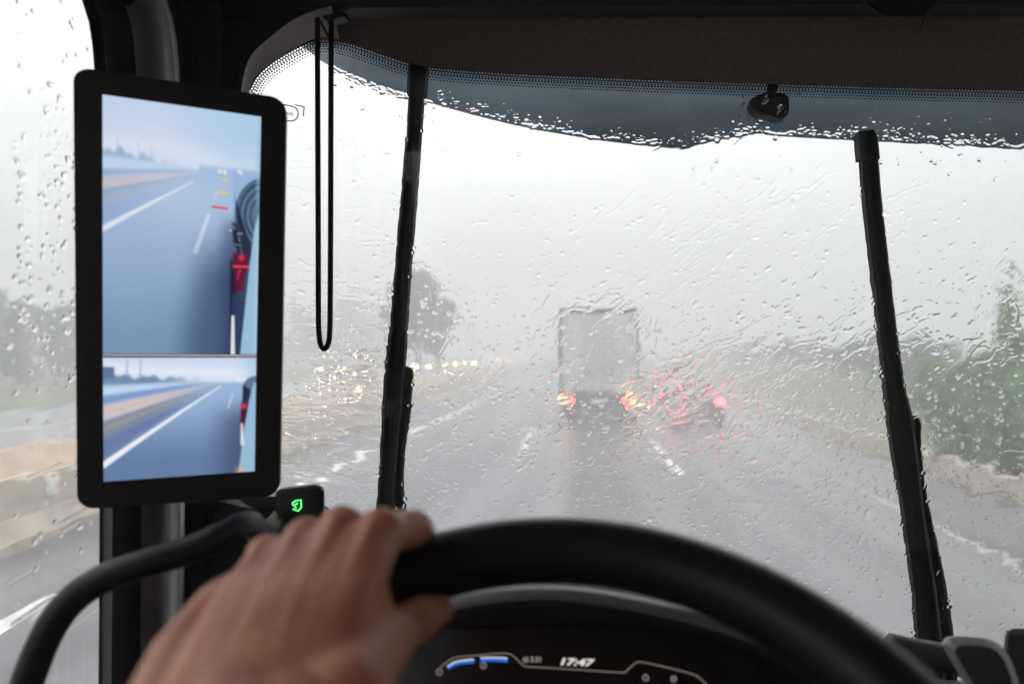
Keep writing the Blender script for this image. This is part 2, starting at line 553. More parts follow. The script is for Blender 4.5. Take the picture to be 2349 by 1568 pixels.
# left, beyond the opposite carriageway
fart = tree_meshes('round', 11.0, 7.5, 41, 3000, .42, .05)
farc = tree_meshes('round', 9.6, 5.6, 42, 3000, .40, .04)
tallt = tree_meshes('round', 6.4, 4.2, 43, 4200, .17, .30)
tallb = tree_meshes('round', 5.2, 3.6, 44, 3400, .16, .30)
G3 = "hazy trees beyond the opposite carriageway"
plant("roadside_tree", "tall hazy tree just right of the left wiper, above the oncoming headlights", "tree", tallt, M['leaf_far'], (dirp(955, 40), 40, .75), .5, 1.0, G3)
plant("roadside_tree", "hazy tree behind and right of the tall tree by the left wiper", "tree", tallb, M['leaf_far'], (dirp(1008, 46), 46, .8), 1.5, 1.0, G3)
lspots = []
for k, px in enumerate((905, 860, 800, 745, 690, 620, 560, 480, 390, 300, 215, 140, 60, -20, -110)):
    Y = (25 + 3 * ((k * 5) % 3)) / ((1345 - px) / 1566)
    lspots.append((px, Y, (.30 + .0068 * Y) * (.85 + .25 * ((k * 7) % 4) / 3)))
lspots += [(1085, 150, 1.0), (1150, 195, 1.1), (1205, 240, 1.1)]
on2 = ["first", "second", "third", "fourth", "fifth", "sixth", "seventh", "eighth", "ninth", "tenth", "eleventh", "twelfth", "thirteenth", "fourteenth", "fifteenth"]
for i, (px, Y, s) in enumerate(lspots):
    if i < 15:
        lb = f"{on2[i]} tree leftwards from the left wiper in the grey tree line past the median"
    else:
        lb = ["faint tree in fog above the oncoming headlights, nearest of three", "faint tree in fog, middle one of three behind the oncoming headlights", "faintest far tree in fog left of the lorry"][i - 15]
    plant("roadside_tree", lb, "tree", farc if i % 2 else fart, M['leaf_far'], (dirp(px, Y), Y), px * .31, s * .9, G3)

# ------------------------------------------------------------------ vehicles
def wheel_bm(r, w):
    bm = bmesh.new()
    pr = [(-w / 2, r * .55), (-w / 2, r * .9), (-w * .42, r), (w * .42, r), (w / 2, r * .9), (w / 2, r * .55)]
    n = 24
    rings = [[bm.verts.new((x, q * math.cos(2 * math.pi * k / n), q * math.sin(2 * math.pi * k / n))) for k in range(n)] for x, q in pr]
    for a, b in zip(rings, rings[1:]):
        for k in range(n): bm.faces.new((a[k], a[(k + 1) % n], b[(k + 1) % n], b[k]))
    bm.faces.new(rings[0]); bm.faces.new(rings[-1][::-1])
    return bm
def rim_bm(r, w):
    bm = bmesh.new()
    n = 20
    pr = [(w * .5 + .004, r * .56), (w * .5 - .02, r * .45), (w * .5 - .03, r * .2), (w * .5 + .01, r * .14)]
    for s in (1, -1):
        rings = [[bm.verts.new((s * x, q * math.cos(2 * math.pi * k / n), q * math.sin(2 * math.pi * k / n))) for k in range(n)] for x, q in pr]
        for a, b in zip(rings, rings[1:]):
            for k in range(n): bm.faces.new((a[k], a[(k + 1) % n], b[(k + 1) % n], b[k]))
        bm.faces.new(rings[-1])
    return bm
def add_wheel(parent, x, y, r, w):
    o = from_bm("wheel", wheel_bm(r, w), M['tyre'], parent, 'angle')
    o.location = (x, y, r)
    from_bm("rim", rim_bm(r, w), M['steel'], o, 'angle')
    return o

def section(w, z0, z1, round_=.12, n=5):
    """half-rounded upright cross-section, counter-clockwise (x, z)"""
    pts = []
    r = min(round_, (z1 - z0) * .45)
    for cx, cz, a0 in ((w / 2 - r, z0 + r, -90), (w / 2 - r, z1 - r, 0), (-w / 2 + r, z1 - r, 90), (-w / 2 + r, z0 + r, 180)):
        for k in range(n):
            a = R(a0 + 90 * k / (n - 1))
            pts.append((cx + r * math.cos(a), cz + r * math.sin(a)))
    return pts
def loft(bm, secs):
    rings = [[bm.verts.new((x, y, z)) for x, z in pts] for y, pts in secs]
    n = len(rings[0])
    for a, b in zip(rings, rings[1:]):
        for k in range(n): bm.faces.new((a[k], a[(k + 1) % n], b[(k + 1) % n], b[k]))
    bm.faces.new(rings[0][::-1]); bm.faces.new(rings[-1])

def make_car(label, paint, group, van=False):
    """a car along +Y (front at +Y), base at its centre on the road"""
    t = thing("van" if van else "car", label, "van" if van else "car", (0, 0, 0), group)
    hh = 1.95 if van else 1.48
    L, W = (4.9, 1.9) if van else (4.3, 1.78)
    bm = bmesh.new()
    loft(bm, [(-L / 2, section(W * .88, .42, .88)), (-L / 2 + .12, section(W * .97, .28, .98)), (-L / 4, section(W, .24, 1.0)),
              (L / 8, section(W, .24, .98)), (L / 3, section(W * .98, .24, .90)), (L / 2 - .15, section(W * .93, .26, .76)), (L / 2, section(W * .8, .36, .64))])
    from_bm("body", bm, paint, t, 'angle')
    bm = bmesh.new()
    if van:
        loft(bm, [(-L / 2 + .05, section(W * .92, .9, hh - .05)), (-L / 2 + .35, section(W * .93, .9, hh)), (L / 8, section(W * .92, .9, hh)), (L / 3, section(W * .9, .86, 1.05, .06))])
    else:
        loft(bm, [(-L / 2 + .12, section(W * .86, .9, 1.02, .05)), (-L / 2 + .6, section(W * .80, .92, hh - .03)), (-.2, section(W * .78, .92, hh)),
                  (.35, section(W * .80, .92, hh - .05)), (L / 3 - .1, section(W * .88, .86, .96, .04))])
    cab = from_bm("cabin", bm, M['carglass'], t, 'angle')
    bm = bmesh.new()
    if van:
        box(bm, (-W * .40, -L / 2 + .4, hh), (W * .40, L / 8, hh + .02), .008)
    else:
        box(bm, (-W * .33, -.9, hh - .012), (W * .33, .25, hh + .012), .01)
    from_bm("roof", bm, paint, t)
    for sx in (-1, 1):
        for y in (-L / 2 + .8, L / 2 - .85):
            add_wheel(t, sx * (W / 2 - .13), y, .32, .21)
        bm = bmesh.new(); bmesh.ops.create_uvsphere(bm, u_segments=12, v_segments=8, radius=.17)
        o = from_bm("headlight", bm, M['headlamp'], t, True); o.location = (sx * W * .37, L / 2 - .02, .66)
        bm = bmesh.new(); box(bm, (-.13, -.05, -.09), (.13, .05, .09), .03)
        o = from_bm("tail_light", bm, M['tail_car'], t); o.location = (sx * W * .40, -L / 2 + .03, .86)
    bm = bmesh.new(); box(bm, (-.26, -L / 2 - .012, .52), (.26, -L / 2 + .03, .63), .004)
    from_bm("number_plate", bm, M['plate'], t)
    bm = bmesh.new(); box(bm, (-W * .44, -L / 2 - .05, .30), (W * .44, -L / 2 + .12, .48), .04)
    from_bm("bumper", bm, M['dark'], t)
    return t

def copy_tree(o, parent=None):
    c = o.copy(); col.objects.link(c)
    if parent: c.parent = parent
    for ch in [k for k in bpy.data.objects if k.parent is o]:
        copy_tree(ch, c)
    return c

M['car_grey'] = mat("grey_car_paint", (.06, .06, .065), .3)
M['car_silver'] = mat("silver_car_paint", (.35, .35, .36), .3, .5)
car = make_car("grey car with red tail lights in the lane right of the lorry", M['car_grey'], None)
car.location = (3.62, 25.0, 0)

# oncoming traffic
G4 = "oncoming vehicles on the opposite carriageway"
ocar = make_car("oncoming car with warm headlights, nearest one right of the left wiper", M['car_silver'], G4)
ocar.rotation_euler = (0, 0, math.pi)
def put(o, px, Y):
    o.location = (at(px, 820, Y).x, Y, .27)
put(ocar, 980, 66)
labs = ["oncoming car with paired headlights, second from the left wiper", "oncoming car with paired headlights, third from the left wiper",
        "oncoming car with small headlights, fourth from the left wiper", "small far oncoming car, fifth from the left wiper", "farthest oncoming car fading in fog left of the lorry"]
for (px, Y), lb in zip([(1040, 84), (1082, 92), (1138, 125), (1165, 150), (1205, 190)], labs):
    c = copy_tree(ocar); c["label"] = lb; put(c, px, Y)
ovan = make_car("oncoming van with headlights smeared to sparkles between cord loop and left wiper", M['car_silver'], G4, True)
ovan.rotation_euler = (0, 0, math.pi); put(ovan, 815, 37)

# lorry ahead
T = thing("box_lorry", "box lorry with pale grey rear doors and lit amber and red lamps ahead in fog", "lorry", (.40, 22.4, 0))
W = 2.5
bm = bmesh.new(); box(bm, (-W / 2, .06, 1.12), (W / 2, 9.5, 3.86), .03); from_bm("cargo_box", bm, M['white_body'], T)
bm = bmesh.new()
box(bm, (-W / 2 - .02, 0, 3.74), (W / 2 + .02, .09, 3.90), .01); box(bm, (-W / 2 - .02, -.005, 1.06), (W / 2 + .02, .09, 1.2), .01)
box(bm, (-W / 2 - .02, .003, 1.2), (-W / 2 + .08, .09, 3.74), .01); box(bm, (W / 2 - .08, .003, 1.2), (W / 2 + .02, .09, 3.74), .01)
from_bm("door_frame", bm, M['grey_body'], T)
for s in (-1, 1):
    bm = bmesh.new(); box(bm, (min(s * .02, s * 1.16), .02, 1.22), (max(s * .02, s * 1.16), .08, 3.73), .012)
    d = from_bm("rear_door", bm, M['white_body'], T)
    bm = bmesh.new()
    for q in (.18, .45): tube(bm, [(s * q, -.01, 1.24), (s * q, -.01, 3.72)], .016, 8)
    from_bm("lock_bar", bm, M['steel'], d)
    bm = bmesh.new(); box(bm, (min(s * .12, s * .5), -.05, 1.75), (max(s * .12, s * .5), -.03, 1.8), .006); from_bm("handle", bm, M['steel'], d)
    bm = bmesh.new()
    for z in (1.5, 2.1, 2.8, 3.5): box(bm, (s * 1.13 - .1, -.005, z), (s * 1.13 + .1, .02, z + .06), .005)
    from_bm("hinge", bm, M['steel'], d)
    bm = bmesh.new(); box(bm, (-.11, -.04, -.08), (.11, .04, .08), .03); o = from_bm("tail_light", bm, M['tail'], T); o.location = (s * .90, 0, .90)
    bm = bmesh.new(); box(bm, (-.11, -.04, -.09), (.11, .04, .09), .03); o = from_bm("indicator_light", bm, M['amber'], T); o.location = (s * 1.14, 0, .93)
    bm = bmesh.new(); box(bm, (s * .9 - .28, .35, .22), (s * .9 + .28, .37, .95), .004); from_bm("mud_flap", bm, M['tyre'], T)
    for y in (1.1, 2.45, 8.2): add_wheel(T, s * .98, y, .5, .42)
bm = bmesh.new()
box(bm, (-1.2, -.03, .78), (1.2, .04, 1.05), .02)
box(bm, (-1.15, 0, .42), (1.15, .08, .56), .02)
for s in (-.6, .6): box(bm, (s - .05, .09, .45), (s + .05, .16, 1.0), .01)
from_bm("bumper", bm, M['dark'], T)
bm = bmesh.new(); box(bm, (-.45, .3, .62), (.45, 12.0, 1.1), .02); from_bm("chassis", bm, M['dark'], T)
bm = bmesh.new(); box(bm, (-.27, -.05, .82), (.27, -.032, .94), .004); from_bm("number_plate", bm, M['plate'], T)
bm = bmesh.new(); loft(bm, [(9.7, section(2.4, .8, 3.3)), (11.2, section(2.45, .6, 3.2)), (11.9, section(2.35, .6, 2.6))]); from_bm("cab", bm, M['white_body'], T, 'angle')

# ------------------------------------------------------------------ rain on the glass: a height field of water
def fnoise(shape, step, sx, sz, ang=0, seed=0):
    """smooth noise, correlation lengths sx along and sz across a direction, unit variance"""
    r = np.random.default_rng(seed)
    n = r.normal(size=shape)
    fz = np.fft.fftfreq(shape[0], step)[:, None]; fx = np.fft.rfftfreq(shape[1], step)[None, :]
    c, s = math.cos(ang), math.sin(ang)
    a = fx * c + fz * s; b = -fx * s + fz * c
    g = np.exp(-2 * (math.pi ** 2) * ((a * sx) ** 2 + (b * sz) ** 2))
    o = np.fft.irfft2(np.fft.rfft2(n) * g, s=shape)
    return (o - o.mean()) / o.std()

class Film:
    def __init__(s, u0, u1, v0, v1, step):
        s.u0, s.v0, s.step = u0, v0, step
        s.nu = int((u1 - u0) / step) + 1; s.nv = int((v1 - v0) / step) + 1
        s.U = u0 + step * np.arange(s.nu); s.V = v0 + step * np.arange(s.nv)
        s.drops = np.zeros((s.nv, s.nu)); s.base = np.zeros((s.nv, s.nu))
    def stamp(s, u, v, a, b, ang, h, pw=1.0):
        m = max(a, b)
        i0 = max(0, int((u - m - s.u0) / s.step)); i1 = min(s.nu, int((u + m - s.u0) / s.step) + 2)
        j0 = max(0, int((v - m - s.v0) / s.step)); j1 = min(s.nv, int((v + m - s.v0) / s.step) + 2)
        if i0 >= i1 or j0 >= j1: return
        du = s.U[i0:i1][None, :] - u; dv = s.V[j0:j1][:, None] - v
        c, q = math.cos(ang), math.sin(ang)
        x = (du * c + dv * q) / a; y = (-du * q + dv * c) / b
        f = 1 - x * x - y * y
        np.maximum(s.drops[j0:j1, i0:i1], h * np.clip(f, 0, 1) ** pw, out=s.drops[j0:j1, i0:i1])
    def build(s, name, pos, m):
        """pos(u, v, h) -> (x, y, z) arrays; outer face displaced, inner face flat"""
        H = s.base + s.drops
        uu, vv = np.meshgrid(s.U, s.V)
        out = np.stack(pos(uu, vv, H + 3e-4), -1).reshape(-1, 3)
        k = 8
        iu = np.unique(np.r_[np.arange(0, s.nu, k), s.nu - 1]); jv = np.array([0, s.nv - 1])
        gu, gv = np.meshgrid(s.U[iu], s.V[jv])
        inn = np.stack(pos(gu, gv, np.zeros_like(gu)), -1).reshape(-1, 3)
        def quads(nu, nv, o, flip):
            a = (np.arange(nv - 1)[:, None] * nu + np.arange(nu - 1)[None, :]).ravel() + o
            q = np.stack([a, a + 1, a + nu + 1, a + nu], 1)
            return q[:, ::-1] if flip else q
        F = np.concatenate([quads(s.nu, s.nv, 0, s.flip), quads(len(iu), 2, len(out), not s.flip)])
        V = np.concatenate([out, inn])
        me = bpy.data.meshes.new(name)
        me.vertices.add(len(V)); me.vertices.foreach_set("co", V.astype(np.float32).ravel())
        me.loops.add(F.size); me.loops.foreach_set("vertex_index", F.astype(np.int32).ravel())
        me.polygons.add(len(F)); me.polygons.foreach_set("loop_start", np.arange(0, F.size, 4, dtype=np.int32))
        me.polygons.foreach_set("use_smooth", np.ones(len(F), dtype=bool))
        me.update()
        return link(name, me, m)

XW = -.54
WS0 = (-.50, .80, 1.93, 2.95)
film = Film(WS0[0], WS0[1], WS0[2], WS0[3], .0009)
def wsy_np(x, z):
    y = 1.0 + .10 * (2.5 - z)
    y = y - np.where(x < -.25, .9 * (x + .25) ** 2, 0)
    return y
# pixel coordinates of film points (to say where on the glass each kind of streak runs)
uu, vv = np.meshgrid(film.U, film.V)
P = np.stack([uu, wsy_np(uu, vv), vv - 2.5], -1) @ np.array(RM)
PX = 1174.5 + FPX * P[..., 0] / -P[..., 2]; PY = 784 - FPX * P[..., 1] / -P[..., 2]
del P, uu, vv
sh = PX.shape; st = film.step
def blob(cx, cy, rx, ry, ang=0):
    c, s = math.cos(ang), math.sin(ang)
    x, y = PX - cx, PY - cy
    a = (x * c + y * s) / rx; b = (-x * s + y * c) / ry
    return np.exp(-(a * a + b * b))
def sstep(a, b, x):
    t = np.clip((x - a) / (b - a), 0, 1); return t * t * (3 - 2 * t)
low = sstep(420, 950, PY)
left = 1 - sstep(880, 930, PX)
right = sstep(2010, 2110, PX)
mid = (1 - left) * (1 - right)
diag = blob(1780, 720, 330, 210, -.6) * mid
smear_r = blob(1535, 905, 90, 46, -.35)
smear_l = blob(805, 850, 100, 95)
# gentle unevenness of the whole film
film.base += 1.3e-4 * (.10 + .90 * low) * fnoise(sh, st, .024, .016, .5, 1) * mid
film.base += .18e-4 * (.1 + .9 * low) * fnoise(sh, st, .007, .005, .6, 2) * mid
film.base += .8e-4 * left * (.35 + .65 * sstep(250, 700, PY)) * fnoise(sh, st, .022, .0035, -.08, 3)
film.base += 1.0e-4 * right * fnoise(sh, st, .012, .006, .6, 4)
# thick smears where the wipers push the water
film.base += 5.5e-4 * smear_r * fnoise(sh, st, .011, .0032, .62, 5) + 2.2e-4 * smear_r * fnoise(sh, st, .0034, .0022, .6, 55)
film.base += 3.2e-4 * smear_l * fnoise(sh, st, .006, .0030, .1, 6) + 1.0e-4 * smear_l * fnoise(sh, st, .003, .002, 0, 56)
film.base += 2.3e-4 * diag * fnoise(sh, st, .032, .0055, .62, 77)
# thin beaded edges of the water sheets: ridges along contours of noise
def contour(n, w): return np.exp(-(n / w) ** 2)
brk = sstep(-.1, .9, fnoise(sh, st, .012, .012, 0, 19))
film.base += 3.6e-4 * contour(fnoise(sh, st, .030, .011, .6, 8), .09) * brk * (diag * .9 + .55 * low * mid + .12 * mid)
film.base += 2.6e-4 * contour(fnoise(sh, st, .016, .012, .5, 9), .09) * (1 - brk) * low * mid * .8
film.base += 3.2e-4 * contour(fnoise(sh, st, .030, .0055, -.12, 10), .13) * (.3 + .7 * brk) * left * (.25 + .75 * sstep(300, 800, PY))
film.base += 2.4e-4 * contour(fnoise(sh, st, .014, .008, .7, 12), .10) * brk * right
for a, b, c, d in ((1300, 914, 55, 34), (1636, 918, 46, 34), (978, 832, 52, 26), (1065, 826, 80, 24), (1180, 822, 100, 22), (1442, 922, 34, 16)):   # quiet patches of the film
    q = blob(a, b, c, d)
    film.base = film.base * (1 - q) + float(np.median(film.base)) * q
q = blob(1372, 800, 125, 120) * .65
film.base = film.base * (1 - q) + float(np.median(film.base)) * q
film.base -= film.base.min()
def fpx(px, py):
    p = ws(px, py); return p.x, p.z
rr = random.Random(5)
PXS = .00064          # one photo pixel on the glass, metres
def rdrop(px, py, r, el=1.0, ang=0, hh=.50):
    u, v = fpx(px, py)
    film.stamp(u, v, r * el, r, ang, hh * r, .68)
# the beaded edge where the visor drips
edge = [(736, 139), (767, 157), (827, 186), (926, 219), (1109, 270), (1237, 299), (1383, 323), (1467, 333), (1568, 342), (1605, 332), (1737, 307), (1824, 315), (1971, 323), (2349, 342), (2700, 362)]
def edge_y(x):
    for (x0, y0), (x1, y1) in zip(edge, edge[1:]):
        if x0 <= x <= x1: return y0 + (y1 - y0) * (x - x0) / (x1 - x0)
    return edge[-1][1]
CALM = [(1300, 914, 42, 26), (1636, 918, 36, 26), (978, 832, 40, 18), (1065, 826, 60, 16), (1180, 822, 80, 14), (1442, 922, 30, 16)]
def calm(x, y): return max([math.exp(-((x - a) / c) ** 2 - ((y - b) / d) ** 2) for a, b, c, d in CALM] + [.35 * math.exp(-((x - 1372) / 120) ** 2 - ((y - 800) / 110) ** 2)])
# scattered beads: density by place
n = 0
while n < 8600:
    px, py = rr.uniform(585, 2349), rr.uniform(150, 1500)
    if px < 920: d, ang = .16 + .5 * (py > 640), rr.gauss(-.1, .4)
    elif px > 2030: d, ang = .45 + .45 * (py > 600), rr.gauss(.7, .5)
    else:
        d = .07 + .9 * max(0, min(1, (py - 420) / 560)); ang = rr.gauss(.6, .5)
        if px > 1500: d += .15
    if rr.random() > d * (1 - .85 * calm(px, py)): continue
    if abs(py - edge_y(max(px, 736)) - 4) < 14 and rr.random() < .8: continue
    n += 1
    r = (.0007 + .0024 * rr.random() ** 3.6) * (.8 if px > 2030 else 1)
    rdrop(px, py, r, rr.choice((1, 1, 1.15, 1.4, 2.1)), ang)
    if rr.random() < .12:                     # a tail or a second bead run together
        rdrop(px + rr.uniform(3, 9), py - rr.uniform(2, 8), r * .7, 1.6, .7)
for k in range(1700):
    px = rr.uniform(1000, 2349)
    up = abs(rr.gauss(0, 34)) * (.6 + .4 * math.sin(px * .013) + .25 * math.sin(px * .045))
    py = edge_y(px) - 4 - up
    r = .0006 + .0014 * rr.random() ** 4
    rdrop(px, py, r, rr.choice((1, 1, 1.5, 2.4, 3.2)), rr.gauss(0, .25), .42)
for k in range(90):
    px = rr.uniform(745, 1000)
    rdrop(px, edge_y(px) + rr.uniform(-4, 8), .0009 + .001 * rr.random(), rr.choice((1, 2, 3)), rr.gauss(-.6, .3), .34)
# rivulets
def rivulet(px, py, ang, length, r, wob):
    a = ang; x, y = px, py; t = 0
    while t < length:
        u, v = fpx(x, y)
        q = r * (.7 + .5 * math.sin(t * .09 + px) ** 2) * min(1, (length - t) / 30 + .35)
        film.stamp(u, v, q * 1.6, q, -a, q * .38, .8)
        s_ = q / PXS * .8
        a += rr.gauss(0, wob); a = ang + (a - ang) * .88
        x += math.cos(a) * s_; y += math.sin(a) * s_; t += s_
    for _ in range(rr.randint(0, 2)):
        rdrop(x + rr.uniform(-4, 4), y + rr.uniform(-4, 4), r * 1.3, 1.2, -a)
for k in range(240):                          # slanting runs of the middle
    while True:
        px, py = rr.uniform(1180, 2080), rr.uniform(420, 1330)
        w_ = math.exp(-((px - 1700) / 420) ** 2 - ((py - 800) / 320) ** 2) + .15
        if rr.random() < w_: break
    rivulet(px, py, R(-37) + rr.gauss(0, .18), rr.uniform(25, 190), rr.uniform(.0007, .0015), .16)
for k in range(70):
    rivulet(rr.uniform(1000, 1700), rr.uniform(470, 1280), R(-25) + rr.gauss(0, .5), rr.uniform(12, 60), rr.uniform(.0009, .0016), .35)
for k in range(85):                           # near level runs at left
    rivulet(rr.uniform(590, 880), rr.uniform(330, 1150), R(7) + rr.gauss(0, .12), rr.uniform(25, 130), rr.uniform(.0008, .0014), .16)
for k in range(60):
    rivulet(rr.uniform(2090, 2340), rr.uniform(480, 1450), R(-40) + rr.gauss(0, .4), rr.uniform(10, 45), rr.uniform(.0008, .0013), .3)
for k in range(34):                           # wet rims beside the wiper blades
    f = rr.random()
    rivulet(938 - 75 * f - rr.uniform(2, 10), 230 + 920 * f, R(94), rr.uniform(8, 34), rr.uniform(.001, .0018), .2)
    rivulet(1985 + 155 * f - rr.uniform(0, 9), 330 + 1150 * f, R(82), rr.uniform(8, 34), rr.uniform(.001, .0018), .2)
film.flip = True
fo = film.build("rain_water", lambda u, v, h: (u, wsy_np(u, v) + h, v), M['water'])
tag(fo, "clear rain water beaded and streaming over the outside of the windscreen", "water", None, "stuff")

# side window water
sf = Film(.10, .722, 1.95, 2.93, .0012)
s2 = sf.drops.shape
VV = np.repeat(sf.V[:, None], sf.nu, 1)
sf.base += .4e-4 * fnoise(s2, .0012, .020, .004, .12, 61) * sstep(2.62, 2.45, VV) + 1e-4
sf.base -= sf.base.min()
for k in range(640):
    z = rr.uniform(2.46, 2.90) if k < 590 else rr.uniform(2.25, 2.5)
    if z > 2.78 and rr.random() < .6: continue
    yv = rr.uniform(.60, .715) if k % 8 < 5 else rr.uniform(.12, .62)
    r = .0011 + .0018 * rr.random() ** 1.6
    sf.stamp(yv, z, r * rr.choice((1, 1.3, 1.8)), r, rr.gauss(.5, .3), r * .62, .8)
for k in range(50):
    z = rr.uniform(1.97, 2.5); y0 = rr.uniform(.15, .69); ln = rr.uniform(.01, .06)
    for q in range(int(ln / .0012)):
        sf.stamp(y0 + q * .0012, z + q * .0002, .0016, .0009, .12, .00025, .9)
sf.flip = True
so = sf.build("rain_water", lambda u, v, h: (np.full_like(u, XW - .008) - h, u, v), M['water'])
tag(so, "rain drops and thin streaks on the outside of the side window", "water", None, "stuff")

# ------------------------------------------------------------------ windscreen and side window
wscr = thing("windscreen", "wide truck windscreen streaked with heavy rain, dotted black band along its top", "windscreen", (.35, 1.0, 1.9))
bm = bmesh.new()
xs = [-.60, -.55, -.5, -.45, -.4, -.35, -.3, -.25, 0, .4, .8, 1.1, 1.3, 1.5, 1.66]
thick_sheet(bm, [[(x, wsy(x, z) - .0062, z) for x in xs] for z in (1.9, 2.2, 2.5, 2.8, 3.0)], (0, .006, 0))
po = from_bm("pane", bm, M['glass'], wscr, False)
# frit band of dots
def frit_mat():
    m = bpy.data.materials.new("frit_dots"); m.use_nodes = True
    nt = m.node_tree; nt.nodes.clear()
    N = nt.nodes.new; L = nt.links.new
    out = N("ShaderNodeOutputMaterial")
    uv = N("ShaderNodeUVMap"); sep = N("ShaderNodeSeparateXYZ"); L(uv.outputs[0], sep.inputs[0])
    def math_(op, a, b=None, c=None):
        q = N("ShaderNodeMath"); q.operation = op
        for i, x in enumerate((a, b, c)):
            if x is None: continue
            if isinstance(x, (int, float)): q.inputs[i].default_value = x
            else: L(x, q.inputs[i])
        return q.outputs[0]
    u, v = sep.outputs[0], sep.outputs[1]
    row = math_('FLOOR', v)
    odd = math_('MODULO', row, 2.0)
    uo = math_('ADD', u, math_('MULTIPLY', odd, .5))
    fu = math_('SUBTRACT', math_('FRACT', uo), .5)
    fv = math_('MULTIPLY', math_('SUBTRACT', math_('FRACT', v), .5), .92)
    d = math_('SQRT', math_('ADD', math_('MULTIPLY', fu, fu), math_('MULTIPLY', fv, fv)))
    # rows 0-1 from the top edge: black with clear holes; rows 2-4: black dots shrinking
    hole = math_('MULTIPLY', math_('LESS_THAN', d, .33), math_('GREATER_THAN', v, .9))   # clear
    rad = math_('SUBTRACT', .36, math_('MULTIPLY', math_('SUBTRACT', row, 3.0), .045))
    dot = math_('GREATER_THAN', d, rad)                                                   # clear outside dots
    isd = math_('GREATER_THAN', v, 3.0)
    clear = math_('ADD', math_('MULTIPLY', isd, dot), math_('MULTIPLY', math_('SUBTRACT', 1.0, isd), hole))
    p = N("ShaderNodeBsdfDiffuse"); p.inputs[0].default_value = (.006, .006, .007, 1)
    t = N("ShaderNodeBsdfTransparent")
    mx = N("ShaderNodeMixShader")
    L(clear, mx.inputs[0]); L(p.outputs[0], mx.inputs[1]); L(t.outputs[0], mx.inputs[2]); L(mx.outputs[0], out.inputs[0])
    return m
top_edge = [(566, 222), (574, 204), (588, 178), (614, 152), (658, 123), (712, 96), (748, 91), (800, 100), (870, 123), (935, 144), (1010, 157), (1200, 170), (1500, 183), (1800, 193), (2100, 202), (2349, 208), (2700, 218)]
te = spline(top_edge, 10)
bm = bmesh.new()
uvl = bm.loops.layers.uv.new("UVMap")
acc = 0; prev = None; rows3 = []
for i, p in enumerate(te):
    t = te[min(i + 1, len(te) - 1)] - te[max(i - 1, 0)]
    t = t / np.linalg.norm(t); nn = np.array([-t[1], t[0]])
    wdt = 33 * min(1, .3 + i / 12)
    if prev is not None: acc += np.linalg.norm(p - prev)
    prev = p
    a = ws(*(p - nn * 9), -.0075); b = ws(*(p + nn * wdt * .93), -.0075)
    rows3.append((bm.verts.new(a), bm.verts.new(b), acc / 7.2, wdt / 33 * 6.0))
for (a, b, u0, v0), (c, d, u1, v1) in zip(rows3, rows3[1:]):
    f = bm.faces.new((a, b, d, c))
    for lp, q in zip(f.loops, ((u0, 6.0 - v0 - .6), (u0, 6.0), (u1, 6.0), (u1, 6.0 - v1 - .6))): lp[uvl].uv = q
fb = from_bm("frit_band", bm, frit_mat(), wscr)
# printed sticker: pill outline, speed unit, corner bracket
st_mat = mat("sticker_black", (.006, .005, .012), .6)
bm = bmesh.new()
def ink(pts, w, off=-.0072, closed=False):
    pts = [np.array(p, float) for p in pts]
    if closed: pts = pts + [pts[0]]
    for a, b in zip(pts, pts[1:]):
        t = (b - a) / (np.linalg.norm(b - a) + 1e-9); nn = np.array([-t[1], t[0]]) * w / 2
        e = t * w * .3
        q = [a - e + nn, b + e + nn, b + e - nn, a - e - nn]
        bm.faces.new([bm.verts.new(ws(*p, off)) for p in q])
pill = [(610, 233), (660, 242)] + [(666 + 18 * math.sin(R(a)), 261 - 17.5 * math.cos(R(a))) for a in range(5, 180, 16)] + [(660, 277), (610, 268)]
ink(pill, 2.6, closed=True)
ink([(677, 241), (697.5, 245), (696, 266)], 2.6, -.0073)
sk = from_bm("sticker_outline", bm, st_mat, wscr)
def text(name, body, size, m, parent, p, xdir, up, bold=0.0, shear=0.0, align='CENTER'):
    c = bpy.data.curves.new(name, 'FONT')
    c.body, c.size, c.align_x, c.align_y = body, size, align, 'CENTER'
    c.offset = bold; c.shear = shear
    c.materials.append(m)
    o = bpy.data.objects.new(name, c); col.objects.link(o)
    x = Vector(xdir).normalized(); z = x.cross(Vector(up)).normalized(); y = z.cross(x)
    mw = Matrix((x, y, z)).transposed().to_4x4(); mw.translation = p
    me = bpy.data.meshes.new_from_object(o.evaluated_get(bpy.context.evaluated_depsgraph_get()))
    bpy.data.objects.remove(o); bpy.data.curves.remove(c)
    me.name = name
    me.transform(mw)
    if not me.materials: me.materials.append(m)
    o = bpy.data.objects.new(name, me); col.objects.link(o)
    if parent: o.parent = parent; o.matrix_parent_inverse = Matrix.Translation(parent.location).inverted()
    return o
a = ws(640, 254, -.0075); b = ws(672, 260, -.0075)
text("sticker_text", "km/h", 10.5 * PXS, st_mat, wscr, ws(662, 260.5, -.0075), b - a, (0, 0, 1), .0001)
for o in (po, fb, sk):
    o.matrix_parent_inverse = Matrix.Translation(wscr.location).inverted()

sw = thing("side_window", "driver's side window spotted with rain at the left edge", "side window", (XW, .2, 1.85))
bm = bmesh.new()
box(bm, (XW - .006, -.98, 1.80), (XW - .001, .722, 2.95))
o = from_bm("pane", bm, M['glass'], sw); o.matrix_parent_inverse = Matrix.Translation(sw.location).inverted()

